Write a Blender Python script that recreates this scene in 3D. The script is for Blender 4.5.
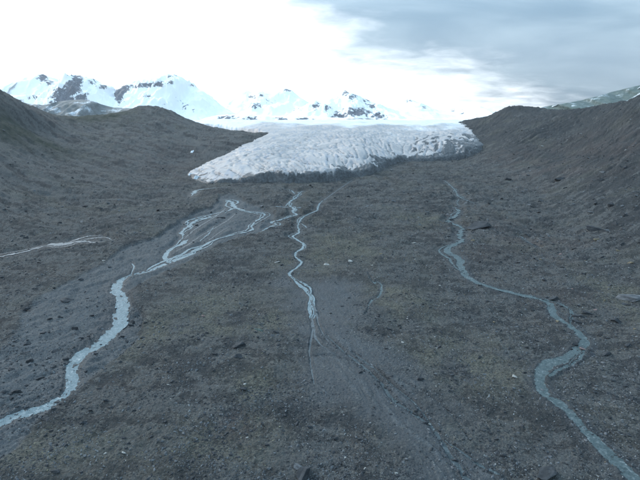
import bpy, bmesh, math, random
import numpy as np
from mathutils import Vector, noise as mnoise

R = math.radians
random.seed(7)
rng = np.random.default_rng(11)
for o in list(bpy.data.objects):
    bpy.data.objects.remove(o)
scn = bpy.context.scene
COL = scn.collection

# ------------------------------------------------------------ camera, light, exposure
H = 80.0                      # flying height of the camera above the valley floor
PITCH = 16.35
F = 450.0                     # focal length in pixels of a 640 px wide picture
cam_d = bpy.data.cameras.new('camera')
cam_d.sensor_width = 36.0
cam_d.lens = 36.0 * F / 640.0
cam_d.clip_start = 1.0
cam_d.clip_end = 30000.0
cam = bpy.data.objects.new('camera', cam_d)
cam.location = (0, 0, H)
cam.rotation_euler = (R(90 - PITCH), 0, 0)
COL.objects.link(cam)
scn.camera = cam

SUN_EL, SUN_AZ = 34.0, -48.0   # azimuth measured from +Y, negative = left
sun_d = bpy.data.lights.new('sun', 'SUN')
sun_d.energy = 1.5
sun_d.angle = R(14)
sun_d.color = (1.0, 0.96, 0.9)
sun = bpy.data.objects.new('sun', sun_d)
sdir = Vector((math.sin(R(SUN_AZ)) * math.cos(R(SUN_EL)), math.cos(R(SUN_AZ)) * math.cos(R(SUN_EL)), math.sin(R(SUN_EL))))
sun.rotation_euler = sdir.to_track_quat('Z', 'Y').to_euler()
sun.location = (0, 0, 500)
COL.objects.link(sun)

scn.view_settings.view_transform = 'Standard'
scn.view_settings.look = 'None'
scn.view_settings.exposure = 0.66
scn.view_settings.gamma = 1.0


class NT:
    """small helper for node trees"""
    def __init__(self, tree):
        self.t = tree
        self.n = tree.nodes
        self.l = tree.links

    def new(self, kind, **kw):
        nd = self.n.new(kind)
        for k, v in kw.items():
            if k in ('operation', 'data_type', 'blend_type', 'attribute_name', 'sky_type', 'noise_dimensions',
                     'sun_disc', 'sun_elevation', 'sun_rotation', 'attribute_type', 'feature', 'interpolation_type',
                     'clamp_factor', 'distance', 'normalize', 'voronoi_dimensions', 'vector_type'):
                setattr(nd, k, v)
            else:
                self.put(nd.inputs[k.replace('__', ' ')], v)
        return nd

    def put(self, sock, v):
        if isinstance(v, bpy.types.NodeSocket):
            self.l.new(v, sock)
        elif isinstance(v, bpy.types.Node):
            self.l.new(v.outputs[0], sock)
        else:
            sock.default_value = v

    def math(self, op, a, b=0.0, c=None, clamp=False):
        nd = self.n.new('ShaderNodeMath')
        nd.operation = op
        nd.use_clamp = clamp
        self.put(nd.inputs[0], a)
        self.put(nd.inputs[1], b)
        if c is not None:
            self.put(nd.inputs[2], c)
        return nd.outputs[0]

    def vmath(self, op, a, b=None):
        nd = self.n.new('ShaderNodeVectorMath')
        nd.operation = op
        self.put(nd.inputs[0], a)
        if b is not None:
            self.put(nd.inputs[1], b)
        return nd.outputs['Value'] if op in ('DOT_PRODUCT', 'LENGTH') else nd.outputs[0]

    def mix(self, fac, a, b):
        nd = self.n.new('ShaderNodeMix')
        nd.data_type = 'RGBA'
        nd.clamp_factor = True
        self.put(nd.inputs[0], fac)
        self.put(nd.inputs[6], a if not isinstance(a, tuple) else (*a[:3], 1))
        self.put(nd.inputs[7], b if not isinstance(b, tuple) else (*b[:3], 1))
        return nd.outputs[2]

    def ramp(self, x, lo, hi):
        nd = self.n.new('ShaderNodeMapRange')
        nd.interpolation_type = 'SMOOTHSTEP'
        self.put(nd.inputs[0], x)
        nd.inputs[1].default_value = lo
        nd.inputs[2].default_value = hi
        return nd.outputs[0]

    def noise(self, vec, scale, detail=4.0, rough=0.55, dist=0.0):
        nd = self.n.new('ShaderNodeTexNoise')
        self.put(nd.inputs['Vector'], vec)
        nd.inputs['Scale'].default_value = scale
        nd.inputs['Detail'].default_value = detail
        nd.inputs['Roughness'].default_value = rough
        nd.inputs['Distortion'].default_value = dist
        return nd.outputs[0]

    def scalev(self, vec, s):
        nd = self.n.new('ShaderNodeMapping')
        self.put(nd.inputs[0], vec)
        nd.inputs['Scale'].default_value = s
        return nd.outputs[0]


# ------------------------------------------------------------ world: overcast sky with a bright part
world = bpy.data.worlds.new('World')
scn.world = world
world.use_nodes = True
w = NT(world.node_tree)
w.n.clear()
tc = w.n.new('ShaderNodeTexCoord')
d = tc.outputs['Generated']
sep = w.n.new('ShaderNodeSeparateXYZ')
w.put(sep.inputs[0], d)
den = w.math('ADD', w.math('MAXIMUM', sep.outputs[2], 0.0), 0.22)
comb = w.n.new('ShaderNodeCombineXYZ')
w.put(comb.inputs[0], w.math('DIVIDE', sep.outputs[0], den))
w.put(comb.inputs[1], w.math('DIVIDE', sep.outputs[1], den))
cl = comb.outputs[0]
n1 = w.noise(w.scalev(cl, (1.0, 0.8, 1)), 0.55, 3.0, 0.5, 0.3)
n2 = w.noise(w.scalev(cl, (1.0, 1.3, 1)), 1.6, 4.0, 0.5, 0.3)
n3 = w.noise(w.scalev(cl, (0.8, 1.5, 1)), 1.1, 5.0, 0.5, 0.5)
az = w.math('ARCTAN2', sep.outputs[0], sep.outputs[1])          # 0 up the valley, positive to the right
el = w.math('ARCSINE', sep.outputs[2])
q = w.math('ADD', az, w.math('MULTIPLY', w.math('SUBTRACT', el, 0.05), 2.2))
q = w.math('ADD', q, w.math('MULTIPLY', w.math('SUBTRACT', n1, 0.5), 0.5))
q = w.math('ADD', q, w.math('MULTIPLY', w.math('SUBTRACT', n2, 0.5), 0.4))
n4 = w.noise(w.scalev(cl, (1.0, 1.5, 1)), 4.5, 6.0, 0.6, 0.4)
q = w.math('ADD', q, w.math('MULTIPLY', w.math('SUBTRACT', n4, 0.5), 0.28))
g1 = w.ramp(q, 0.43, -0.13)
g1 = w.math('MULTIPLY', g1, w.ramp(az, -2.6, -1.0))
lift = w.math('ADD', 0.72, w.math('MULTIPLY', w.math('MAXIMUM', sep.outputs[2], 0.0), 3.6))   # an overcast sky is brightest overhead
cloud_dark = w.mix(w.ramp(n3, 0.3, 0.7), (0.110, 0.190, 0.268), (0.25, 0.345, 0.42))
liftc = w.n.new('ShaderNodeCombineXYZ')
for k in range(3):
    w.put(liftc.inputs[k], lift)
cloud_dark = w.vmath('MULTIPLY', cloud_dark, liftc.outputs[0])
cloud = w.mix(g1, cloud_dark, (1.95, 2.0, 2.02))
sky = w.new('ShaderNodeTexSky', sky_type='NISHITA', sun_disc=False, sun_elevation=R(SUN_EL), sun_rotation=R(SUN_AZ))
skyv = w.vmath('MULTIPLY', sky.outputs[0], (0.08, 0.08, 0.08))
final = w.mix(0.95, skyv, cloud)
bg = w.new('ShaderNodeBackground', Color=final, Strength=1.0)
out = w.n.new('ShaderNodeOutputWorld')
w.put(out.inputs[0], bg)

# ------------------------------------------------------------ numeric helpers
_perm = np.random.default_rng(3).integers(0, 2**31, 4096).astype(np.int64)
_gr = np.random.default_rng(5).random(4096) * 2 * np.pi
_gx, _gy = np.cos(_gr).astype(np.float32), np.sin(_gr).astype(np.float32)


def perlin(x, y, seed=0):
    x = np.asarray(x, np.float64) + seed * 17.31
    y = np.asarray(y, np.float64) - seed * 9.77
    xi = np.floor(x).astype(np.int64)
    yi = np.floor(y).astype(np.int64)
    fx = (x - xi).astype(np.float32)
    fy = (y - yi).astype(np.float32)
    u = fx * fx * fx * (fx * (fx * 6 - 15) + 10)
    v = fy * fy * fy * (fy * (fy * 6 - 15) + 10)

    def g(ix, iy, dx, dy):
        h = _perm[(ix + _perm[(iy + seed * 131) & 4095]) & 4095] & 4095
        return _gx[h] * dx + _gy[h] * dy
    a = g(xi, yi, fx, fy)
    b = g(xi + 1, yi, fx - 1, fy)
    c = g(xi, yi + 1, fx, fy - 1)
    e = g(xi + 1, yi + 1, fx - 1, fy - 1)
    return (a + u * (b - a) + v * ((c + u * (e - c)) - (a + u * (b - a)))) * 1.5


def fbm(x, y, scale, octv=4, gain=0.5, seed=0, ridged=False):
    s = 0.0
    amp = 1.0
    f = 1.0 / scale
    for i in range(octv):
        n = perlin(np.asarray(x) * f, np.asarray(y) * f, seed + i)
        if ridged:
            n = 1 - 2 * np.abs(n)
        s = s + amp * n
        amp *= gain
        f *= 2.03
    return s


def sstep(a, b, x):
    t = np.clip((x - a) / (b - a), 0, 1)
    return t * t * (3 - 2 * t)


ct, st = math.cos(R(PITCH)), math.sin(R(PITCH))


def ray(px, py):
    a = (np.asarray(px, float) - 320) / F
    b = (240 - np.asarray(py, float)) / F
    return a, ct + b * st, -st + b * ct


def at(px, py, Y):
    a, dy, dz = ray(px, py)
    t = Y / dy
    return a * t, Y + 0 * t, H + dz * t


class RBF:
    def __init__(self, pts, c=45.0, smooth=0.0):
        P = np.array(pts, float)
        self.p = P[:, :2]
        self.c = c
        n = len(P)
        K = self.k(self.p, self.p) - smooth * np.eye(n)
        A = np.zeros((n + 3, n + 3))
        A[:n, :n] = K
        A[:n, n] = 1
        A[:n, n + 1:] = self.p / 500.0
        A[n:, :n] = A[:n, n:].T
        rhs = np.zeros(n + 3)
        rhs[:n] = P[:, 2]
        self.w = np.linalg.solve(A, rhs)

    def k(self, a, b):
        d2 = (a[:, None, 0] - b[None, :, 0])**2 + (a[:, None, 1] - b[None, :, 1])**2
        return np.sqrt(d2 + self.c**2)

    def __call__(self, x, y):
        x = np.asarray(x, float)
        sh = x.shape
        x = x.ravel()
        y = np.asarray(y, float).ravel()
        o = np.empty(len(x))
        for i in range(0, len(x), 40000):
            q = np.stack([x[i:i + 40000], y[i:i + 40000]], 1)
            o[i:i + 40000] = self.k(q, self.p) @ self.w[:-3] + self.w[-3] + (q / 500.0) @ self.w[-2:]
        return o.reshape(sh)


def floor_z(y):
    return 0.013 * np.maximum(np.asarray(y, float) - 200, 0)


cps = []
for X in (-70, -25, 25, 70):
    cps.append((X, 50, 0.0))
for Y in (90, 140, 200):
    for X in (-0.95, -0.6, -0.3, 0, 0.3, 0.6):
        cps.append((X * Y, Y, 0.0))
cps += [(0.95 * 90, 90, 0.5), (0.95 * 140, 140, 2.0)]
for Y in (270, 340, 420):
    for X in (-0.42, -0.2, 0, 0.2, 0.38):
        cps.append((X * Y, Y, float(floor_z(Y))))
for Y in (480, 560):
    for X in (-0.22, 0, 0.16, 0.3):
        cps.append((X * Y, Y, float(floor_z(Y))))
for X, Y in ((-60, 680), (80, 680), (160, 640), (210, 660)):
    cps.append((X, Y, float(floor_z(Y))))
for X, Y in ((-120, 1000), (50, 950), (200, 950), (0, 1300), (300, 1300), (-250, 1300)):
    cps.append((X, Y, 20.0))
# hillsides: pixel column, pixel row, distance
hill = [
    # left
    (0, 92, 600), (0, 108, 560), (0, 125, 515), (0, 150, 450), (0, 180, 385), (0, 210, 320), (0, 240, 270),
    (30, 107.5, 690), (30, 130, 570), (30, 160, 470), (30, 195, 375),
    (58, 117, 760), (86, 117, 800), (80, 130, 680), (80, 150, 560), (80, 180, 440), (80, 200, 385), (80, 220, 328),
    (110, 115, 840), (124, 112.5, 870), (144, 107, 900), (144, 120, 790), (144, 140, 660), (144, 160, 570), (144, 180, 485), (144, 197, 420),
    (165, 109, 900), (187, 121, 900), (190, 140, 730), (190, 160, 620), (190, 174, 555),
    (210, 128, 860), (225, 132, 810), (225, 145, 690), (250, 134, 770), (266, 136, 740),
    (-80, 75, 520), (-80, 120, 430), (-80, 170, 340), (-80, 220, 280), (-200, 60, 430), (-200, 150, 320), (-200, 230, 240),
    # right
    (640, 95.5, 600), (640, 112, 540), (640, 130, 480), (640, 160, 390), (640, 200, 300), (640, 240, 240), (640, 280, 197), (640, 325, 158),
    (610, 104, 700), (580, 110.6, 800), (580, 130, 650), (580, 150, 540), (580, 175, 430), (580, 200, 358), (580, 230, 288), (580, 262, 231),
    (550, 110.6, 860), (524, 109, 900), (524, 120, 800), (524, 135, 690), (524, 150, 610), (524, 170, 520), (524, 190, 435),
    (509, 107.4, 930), (490, 116, 960), (490, 127, 860), (490, 140, 760), (490, 150, 700),
    (471, 120.5, 990), (476, 130, 880),
    (720, 85, 520), (720, 150, 370), (720, 220, 250), (720, 290, 180), (860, 80, 430), (860, 180, 290), (860, 270, 180),
]
for px, py, Y in hill:
    X, Yw, Z = at(px, py, Y)
    cps.append((float(X), float(Yw), float(Z)))
# the land falls away again behind the crests
for px, py, Y in ((0, 92, 600), (30, 107.5, 690), (86, 117, 800), (144, 107, 900), (187, 121, 900), (640, 95.5, 600), (580, 110.6, 800),
                  (524, 109, 900), (509, 107.4, 930), (490, 116, 960), (-200, 60, 430), (-80, 75, 520), (720, 85, 520), (860, 80, 430)):
    X, Yw, Z = at(px, py, Y)
    for k, drop in ((1.22, 22), (1.7, 45)):
        cps.append((float(X * k), float(Y * k), float(max(Z - drop, 10))))
macro0 = RBF(cps, 30.0, smooth=0.6)


def hit(px, py, fn):
    """where the sight line through a pixel of the photograph meets the land"""
    a, dy, dz = ray(px, py)
    Ys = np.geomspace(60, 1400, 700)
    xs = a / dy * Ys
    zs = H + dz / dy * Ys
    g = fn(xs, Ys)
    below = np.nonzero(zs < g)[0]
    i = below[0] if len(below) else len(Ys) - 1
    if i > 0 and len(below):
        f0, f1 = zs[i - 1] - g[i - 1], zs[i] - g[i]
        t = f0 / (f0 - f1)
        Y = Ys[i - 1] + t * (Ys[i] - Ys[i - 1])
    else:
        Y = Ys[i]
    return float(a / dy * Y), float(Y)


def hits(pts, fn):
    return np.array([hit(p[0], p[1], fn) for p in pts])


def smooth_line(P, n=3):
    """Catmull-Rom through the points (any number of columns)"""
    P = np.array(P, float)
    Q = np.vstack([2 * P[0] - P[1], P, 2 * P[-1] - P[-2]])
    o = []
    for i in range(1, len(Q) - 2):
        for k in range(n):
            t = k / n
            a, b, c, e = Q[i - 1], Q[i], Q[i + 1], Q[i + 2]
            o.append(0.5 * (2 * b + (c - a) * t + (2 * a - 5 * b + 4 * c - e) * t * t + (3 * b - a - 3 * c + e) * t**3))
    o.append(P[-1])
    return np.array(o)


def dist_line(x, y, P, limit):
    """distance to a polyline and the interpolated third column at the nearest point"""
    best = np.full(x.shape, 1e9)
    val = np.zeros(x.shape)
    if P.shape[1] < 3:
        P = np.hstack([P, np.zeros((len(P), 1))])
    m = (x > P[:, 0].min() - limit) & (x < P[:, 0].max() + limit) & (y > P[:, 1].min() - limit) & (y < P[:, 1].max() + limit)
    if not m.any():
        return best, val
    xs, ys = x[m], y[m]
    b = np.full(xs.shape, 1e9)
    v = np.zeros(xs.shape)
    for i in range(len(P) - 1):
        ax, ay, aw = P[i]
        bx, by, bw = P[i + 1]
        mm = (xs > min(ax, bx) - limit) & (xs < max(ax, bx) + limit) & (ys > min(ay, by) - limit) & (ys < max(ay, by) + limit)
        if not mm.any():
            continue
        xx, yy = xs[mm], ys[mm]
        dx, dy = bx - ax, by - ay
        t = np.clip(((xx - ax) * dx + (yy - ay) * dy) / (dx * dx + dy * dy + 1e-9), 0, 1)
        q = np.hypot(xx - ax - t * dx, yy - ay - t * dy)
        cur = b[mm]
        vv = v[mm]
        u = q < cur
        cur[u] = q[u]
        vv[u] = (aw + t * (bw - aw))[u]
        b[mm] = cur
        v[mm] = vv
    best[m] = b
    val[m] = v
    return best, val


def sdf_poly(x, y, P):
    """signed distance to a closed polygon, positive inside"""
    n = len(P)
    d2 = np.full(x.shape, 1e18)
    ins = np.zeros(x.shape, bool)
    for i in range(n):
        ax, ay = P[i]
        bx, by = P[(i + 1) % n]
        dx, dy = bx - ax, by - ay
        t = np.clip(((x - ax) * dx + (y - ay) * dy) / (dx * dx + dy * dy + 1e-12), 0, 1)
        d2 = np.minimum(d2, (x - ax - t * dx)**2 + (y - ay - t * dy)**2)
        c = (ay > y) != (by > y)
        xi = ax + (y - ay) * dx / (dy if abs(dy) > 1e-9 else 1e-9)
        ins ^= c & (x < xi)
    d_ = np.sqrt(d2)
    return np.where(ins, d_, -d_)


# ------------------------------------------------------------ plan of the valley: river bed, streams, silt, gullies
bed_left = [(-40, 420), (-20, 370), (8, 340), (17, 326), (24, 308), (45, 293), (69, 280), (95, 267), (112, 257), (118, 250), (131, 244), (150, 240), (160, 234), (171, 227), (181, 219), (195, 212.5), (210, 208), (217, 202), (219, 195.5)]
bed_right = [(238, 196), (248, 203), (262, 208), (275, 213), (272, 226), (258, 233), (232, 239), (215, 246), (200, 254), (180, 264), (160, 273), (138, 283), (130, 291), (134, 300), (142, 308), (144, 320), (141, 331), (127, 346), (110, 362), (83, 383), (57, 403), (37, 420), (0, 460), (-40, 500)]
BED = hits(bed_left + bed_right, macro0)


def bed_sd(x, y):
    sd = sdf_poly(x, y, BED)
    return sd + 1.6 * fbm(x, y, 14, 3, 0.55, 21)


SCX, SCY = hit(144, 316, macro0)


def scarp(x, y):
    return np.exp(-((x - SCX) / 14)**2 - ((y - SCY) / 28)**2)


def macro(x, y):
    x = np.asarray(x, float)
    y = np.asarray(y, float)
    z = macro0(x, y)
    z = z - (1.1 + 2.6 * scarp(x, y)) * sstep(-1.0, 1.2, bed_sd(x, y))
    return z


# name: list of (pixel x, pixel y, width in px)
STREAMS = {
    'braided_stream': ('pale', [
        [(-40, 437, 13), (0, 423, 12), (20, 415, 11), (43, 407, 12), (60, 398, 10), (68, 391, 9), (75, 382, 9), (72, 370, 9), (78, 357, 11), (97, 345, 12), (107, 336, 13), (113, 328, 13), (119, 315, 12), (118, 304, 11), (121, 297, 9), (115, 291, 9), (117, 283, 8), (125, 277, 5), (136, 274, 4), (148, 271, 3.6), (157, 267, 4.5), (168, 262.5, 5), (180, 258, 5), (189, 254, 4.5), (197, 249, 5), (206, 244, 4), (214, 240, 2), (231, 235, 2), (243, 232.5, 2.4), (251, 230, 3), (253, 224, 2.8), (257, 220.5, 2.6), (265, 214.5, 3), (258, 212.5, 3), (245, 210.5, 2.2), (234, 207, 4), (231, 202.5, 4), (226, 199.5, 2.5), (220, 199, 1.2)],
        [(169, 262.5, 3.5), (166, 257, 4), (169, 250, 3.6), (176, 246, 3.5), (185, 241.5, 4.5), (185, 236, 3.5), (182, 232, 3.2), (188, 226, 4.5), (197, 220, 4), (210, 216.5, 3.4), (222, 213, 3), (233, 208, 3.5)],
        [(188, 226, 2), (187, 221, 2.5), (196, 218, 2), (206, 215, 1.5)],
        [(176, 258, 1.0), (181, 255, 2.2), (189, 249, 1.5), (203, 245, 1.2)],
        [(214, 226, .6), (209, 233, 1.1), (200, 241, 1)],
        [(131, 274, .8), (134, 267, 1.2), (132, 263, .8)],
    ]),
    'glacier_stream': ('pale', [
        [(258, 233, 1), (265, 229, 2.0), (272, 226, 2.8), (276, 224, 2.8), (272, 222, 2.4), (279, 220, 2.0), (285, 217.5, 2), (296, 214.5, 2.4), (293, 211.5, 2.4), (294, 208, 2.4), (289, 205, 1.8), (291, 200.5, 1.8), (297, 197, 2.2), (299, 193.5, 1.6), (303.5, 190.5, 1)],
        [(294, 208, 1), (299, 207.5, 2), (301, 207, 1)],
        [(276, 206, 1.2), (284, 207, 1.6), (290, 206.5, 1)],
        [(285, 206.5, .8), (288, 203.5, 1.5), (291, 200.5, .8)],
        [(287, 189, .6), (291, 190, 1.2), (295, 194, .8)],
    ]),
    'meltwater_rill': ('pale', [
        [(326, 198, .5), (320, 203, 1.0), (317, 210, 1.2), (308, 214, 1), (301, 219, 1.8), (298, 226, 2), (299, 232, 2), (293, 236, 2.2), (298, 240, 2), (304, 244.5, 2), (301, 249, 2), (295, 253.5, 2.2), (298, 259, 2.2), (302, 262, 2), (297, 267, 2.4), (289, 273, 2.6), (293, 278, 2), (300, 285, 3), (307, 290, 3.4), (311, 297, 3), (309.5, 304, 3.4), (310.5, 313, 3), (311, 320, 1.6), (312, 327, .8)],
        [(296, 280, 1), (302, 282, 2), (308, 285, .6)],
        [(301, 223, .8), (305, 226, 1.4), (307, 228, .6)],
    ]),
    'silt_rill': ('teal', [
        [(368, 273, .6), (371, 279, 1.2), (375, 283, 1.6), (376, 281, 1.2), (381, 284, 1.6), (381.5, 290, 2), (379, 296, 2.2), (373, 299, 2.4), (369, 304, 1.8), (368, 309, 1), (365, 315, .5)],
    ]),
    'clear_stream': ('teal', [
        [(444, 180, 0.80), (449, 184, 1.00), (455, 190, 1.20), (458, 195.5, 2.00), (464, 199, 1.60), (475, 203, 1.20)],
        [(459, 206, 1.00), (455, 208, 2.20), (459, 211, 3.00), (455, 216, 3.00), (449, 220, 3.00), (454, 224, 4.00), (462, 228, 4.40), (460, 233, 4.60), (462, 239, 5.00), (454, 244, 5.00), (446, 249, 5.00), (453, 254, 6.00), (459, 259, 6.50), (460, 266, 5.95), (464, 273, 5.95), (470, 279, 5.10), (489, 286.5, 3.91), (516, 293, 4.42), (533, 297, 4.67), (546, 301, 5.10), (551, 307, 5.95), (556, 316, 5.95), (564, 322, 4.46), (572, 327, 5.58), (580, 334, 6.13), (584, 342, 6.69), (577, 352, 7.81), (563, 359, 8.36), (550, 364, 8.92), (541, 371, 8.36), (539, 381, 7.81), (543, 389, 7.81), (551, 397, 8.36), (562, 405, 8.36), (571, 413, 7.25), (579, 422, 6.69), (588, 433, 7.25), (600, 445, 8.36), (614, 458, 9.48), (632, 476, 10.03), (652, 492, 10.03), (690, 515, 10.03)],
        [(537, 297, 1.27), (553, 301, 2.12), (565, 306, 2.12), (573, 313, 1.70), (570, 324, 1.12)],
        [(585, 348, 1.67), (578, 360, 2.23), (562, 368, 2.79), (549, 376, 2.23)],
        [(460, 206, 1.00), (457, 203, 0.80), (459, 199, 0.80)],
        [(520, 236, 0.50), (530, 243, 0.70), (538, 247, 0.50)],
        [(449, 220, 1.50), (445, 221, 2.00), (451, 222, 1.00)],
    ]),
    'side_stream': ('milk', [
        [(-60, 264, 4.50), (0, 256, 4.20), (24, 251.5, 3.90), (38, 247.5, 4.50), (50, 244.5, 6.00), (65, 243.5, 5.10), (78, 241, 3.60), (96, 242, 3.60), (105, 241, 1.05)],
        [(66, 243, 1.50), (78, 238.5, 2.70), (88, 236, 2.25), (100, 235, 1.05)],
        [(78, 240, 1.20), (90, 238.5, 2.40), (104, 237, 1.50), (113, 240, 0.75)],
    ]),
    'gully_water': ('gully', [
        [(326, 335, 1.30), (345, 352, 1.73), (362, 365, 2.16), (380, 382, 2.81), (392, 398, 3.24), (408, 410, 2.59), (430, 425, 3.02), (445, 446, 3.67), (458, 466, 4.32), (472, 486, 4.32)],
        [(352, 352, 1.08), (375, 369, 1.73), (398, 390, 1.94), (416, 404, 1.73), (431, 424, 1.73)],
        [(445, 440, 1.30), (468, 456, 2.16), (482, 466, 2.38), (500, 474, 2.16)],
    ]),
    'silt_thread': ('silt', [
        [(352, 180, .4), (342, 187, .6), (332, 194, .7), (324, 200, .7)],
        [(226, 208, .8), (216, 216, 1.3), (203, 224, 1.2), (194, 230, 1.4), (184, 239, 1)],
        [(236, 213, .7), (228, 220, 1.2), (213, 229, 1.3), (202, 235, 1.2), (187, 245, 1.2), (176, 251, 1)],
        [(231, 226, .6), (223, 230, 1.0), (209, 240, 1)],
        [(312, 318, 1), (313, 326, 3), (314.5, 334, 2.6), (320, 344, 1.8), (329, 350, 1.5), (338, 354, .8)],
        [(313, 328, 1), (311, 340, 1.8), (309.5, 352, 1.4), (311, 366, 1.2), (314, 384, .7)],
        [(311, 300, .8), (315.5, 310, 1.4), (318, 322, 1.3), (323, 334, 1.0), (331, 344, .7)],
    ]),
    'outlet_pool': ('pale', [
        [(191, 196, 2), (193, 193.5, 4), (196, 190.5, 4), (203, 189, 3), (212, 188, 1.4), (226, 187, .7)],
    ]),
}
GULLIES = [
    [(326, 335, 2), (345, 352, 2.5), (362, 365, 3), (380, 382, 4), (392, 398, 4.5), (408, 410, 4), (430, 425, 4), (445, 446, 5), (458, 466, 6), (472, 486, 6)],
    [(352, 352, 1.5), (375, 369, 2.5), (398, 390, 2.5), (416, 404, 2.5), (431, 424, 2.5)],
    [(432, 428, 2), (450, 443, 3), (468, 456, 3), (482, 466, 3), (500, 474, 3)],
    [(312, 356, 1), (330, 356, 2), (350, 361, 2), (368, 372, 2)],
    [(318, 335, 1.0), (330, 345, 1.2), (342, 350, 1.2)],
    [(400, 382, 1.5), (428, 395, 2), (450, 412, 2), (470, 440, 1.5)],
]
silt_px = [(268, 284), (286, 276), (310, 281), (345, 283), (368, 293), (370, 308), (362, 322), (356, 338), (372, 352), (400, 368), (430, 388), (452, 410), (480, 452), (505, 490), (420, 490), (392, 452), (366, 430), (340, 428), (322, 412), (306, 385), (300, 352), (294, 330), (300, 305), (280, 297)]
SILT = hits(silt_px, macro0)


def to_world(line, n=3):
    L = []
    for px, py, wpx in line:
        X, Y = hit(px, py, macro)
        L.append((X, Y, max(wpx, 0.4) * math.sqrt(X * X + Y * Y + H * H) / F * 0.5))
    P = smooth_line(L, n)
    s0 = np.concatenate([[0], np.cumsum(np.linalg.norm(np.diff(P[:, :2], axis=0), axis=1))])
    wm = max(P[:, 2].mean(), 0.5)
    q = np.linspace(0, s0[-1], int(np.clip(s0[-1] / (wm * 2.0), 8, 110)))
    P = np.stack([np.interp(q, s0, P[:, k]) for k in range(3)], 1)
    d0 = np.gradient(P[:, :2], axis=0)
    d0 /= np.linalg.norm(d0, axis=1)[:, None] + 1e-9
    sh = 0.6 * P[:, 2] * fbm(q, q * 0 + px, wm * 9, 3, 0.5, 331)
    sh[[0, -1]] = 0
    P[:, 0] -= d0[:, 1] * sh
    P[:, 1] += d0[:, 0] * sh
    return P


STREAM_W = {k: (c, [to_world(l, 4) for l in ls]) for k, (c, ls) in STREAMS.items()}
GULLY_W = [to_world(l, 3) for l in GULLIES]


def companions(lines, seed, share):
    """side strands that leave a stream and come back to it"""
    g_ = random.Random(seed)
    extra = []
    for L in lines:
        n = len(L)
        if n < 24:
            continue
        d0 = np.gradient(L[:, :2], axis=0)
        d0 /= np.linalg.norm(d0, axis=1)[:, None] + 1e-9
        i = g_.randint(2, 6)
        while i < n - 9:
            m = min(g_.randint(9, 18), n - 1 - i)
            mid_ = L[min(i + m // 2, n - 1)]
            big_ = mid_[2] > 0.8 and math.hypot(mid_[0], mid_[1]) < 235
            if g_.random() < share * (0.0 if big_ else 1.0):
                t = np.linspace(0, 1, m)
                hw = L[i:i + m, 2]
                off = g_.choice((-1, 1)) * g_.uniform(2.0, 3.8) * np.maximum(hw, 0.35) * np.sin(np.pi * t) ** 0.8
                off = off + 0.6 * hw * fbm(t * m, t * 0 + seed + i, 3.0, 2, 0.5, 341) * np.sin(np.pi * t)
                P = L[i:i + m].copy()
                P[:, 0] -= d0[i:i + m, 1] * off
                P[:, 1] += d0[i:i + m, 0] * off
                P[:, 2] = np.maximum(hw * g_.uniform(0.28, 0.55), 0.14) * (0.35 + 0.65 * np.sin(np.pi * t))
                extra.append(P)
            i += g_.randint(5, 12)
    return extra


for k_, sh_, sd_ in (('braided_stream', 0.9, 3), ('glacier_stream', 0.9, 5), ('meltwater_rill', 0.8, 8), ('clear_stream', 0.45, 13), ('side_stream', 1.0, 21)):
    STREAM_W[k_][1].extend(companions(STREAM_W[k_][1], sd_, sh_))


def spot(px, py, rx, ry):
    X, Y = hit(px, py, macro0)
    dd = math.sqrt(X * X + Y * Y + H * H)
    return X, Y, rx * dd / F, ry * dd / F * dd / H


OLIVE = [spot(*s) for s in ((250, 383, 12, 9), (248, 384, 22, 18), (240, 322, 60, 14), (345, 245, 45, 14), (345, 326, 12, 9), (110, 352, 34, 9), (420, 222, 30, 7), (230, 435, 45, 22), (470, 360, 50, 26), (440, 440, 40, 20),
                            (625, 300, 22, 16), (310, 260, 40, 12), (170, 330, 40, 14), (70, 445, 40, 12), (380, 254, 16, 5), (205, 305, 40, 16), (400, 300, 30, 20), (60, 450, 60, 14))]
PINK = [spot(*s) for s in ((545, 168, 40, 10), (600, 150, 40, 14), (340, 318, 12, 5), (520, 160, 25, 8), (560, 300, 30, 14), (165, 165, 45, 12), (505, 240, 60, 18), (240, 425, 30, 12))]
GRASS = []
for px, py, Y, rx, ry in ((10, 117, 535, 60, 24), (-30, 118, 505, 60, 26), (92, 118, 790, 60, 42), (70, 119, 745, 36, 30), (112, 117, 830, 40, 40)):
    X, Yw, Z = at(px, py, Y)
    GRASS.append((float(X), float(Yw), rx, ry))


def blobs(x, y, L):
    m = np.zeros(x.shape)
    for X, Y, rx, ry in L:
        q = ((x - X) / rx)**2 + ((y - Y) / ry)**2
        mm = q < 9
        m[mm] = np.maximum(m[mm], np.exp(-q[mm]))
    return m


def stream_depth(hw):
    return np.clip(0.22 + 0.17 * hw, 0.25, 0.85)


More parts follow.
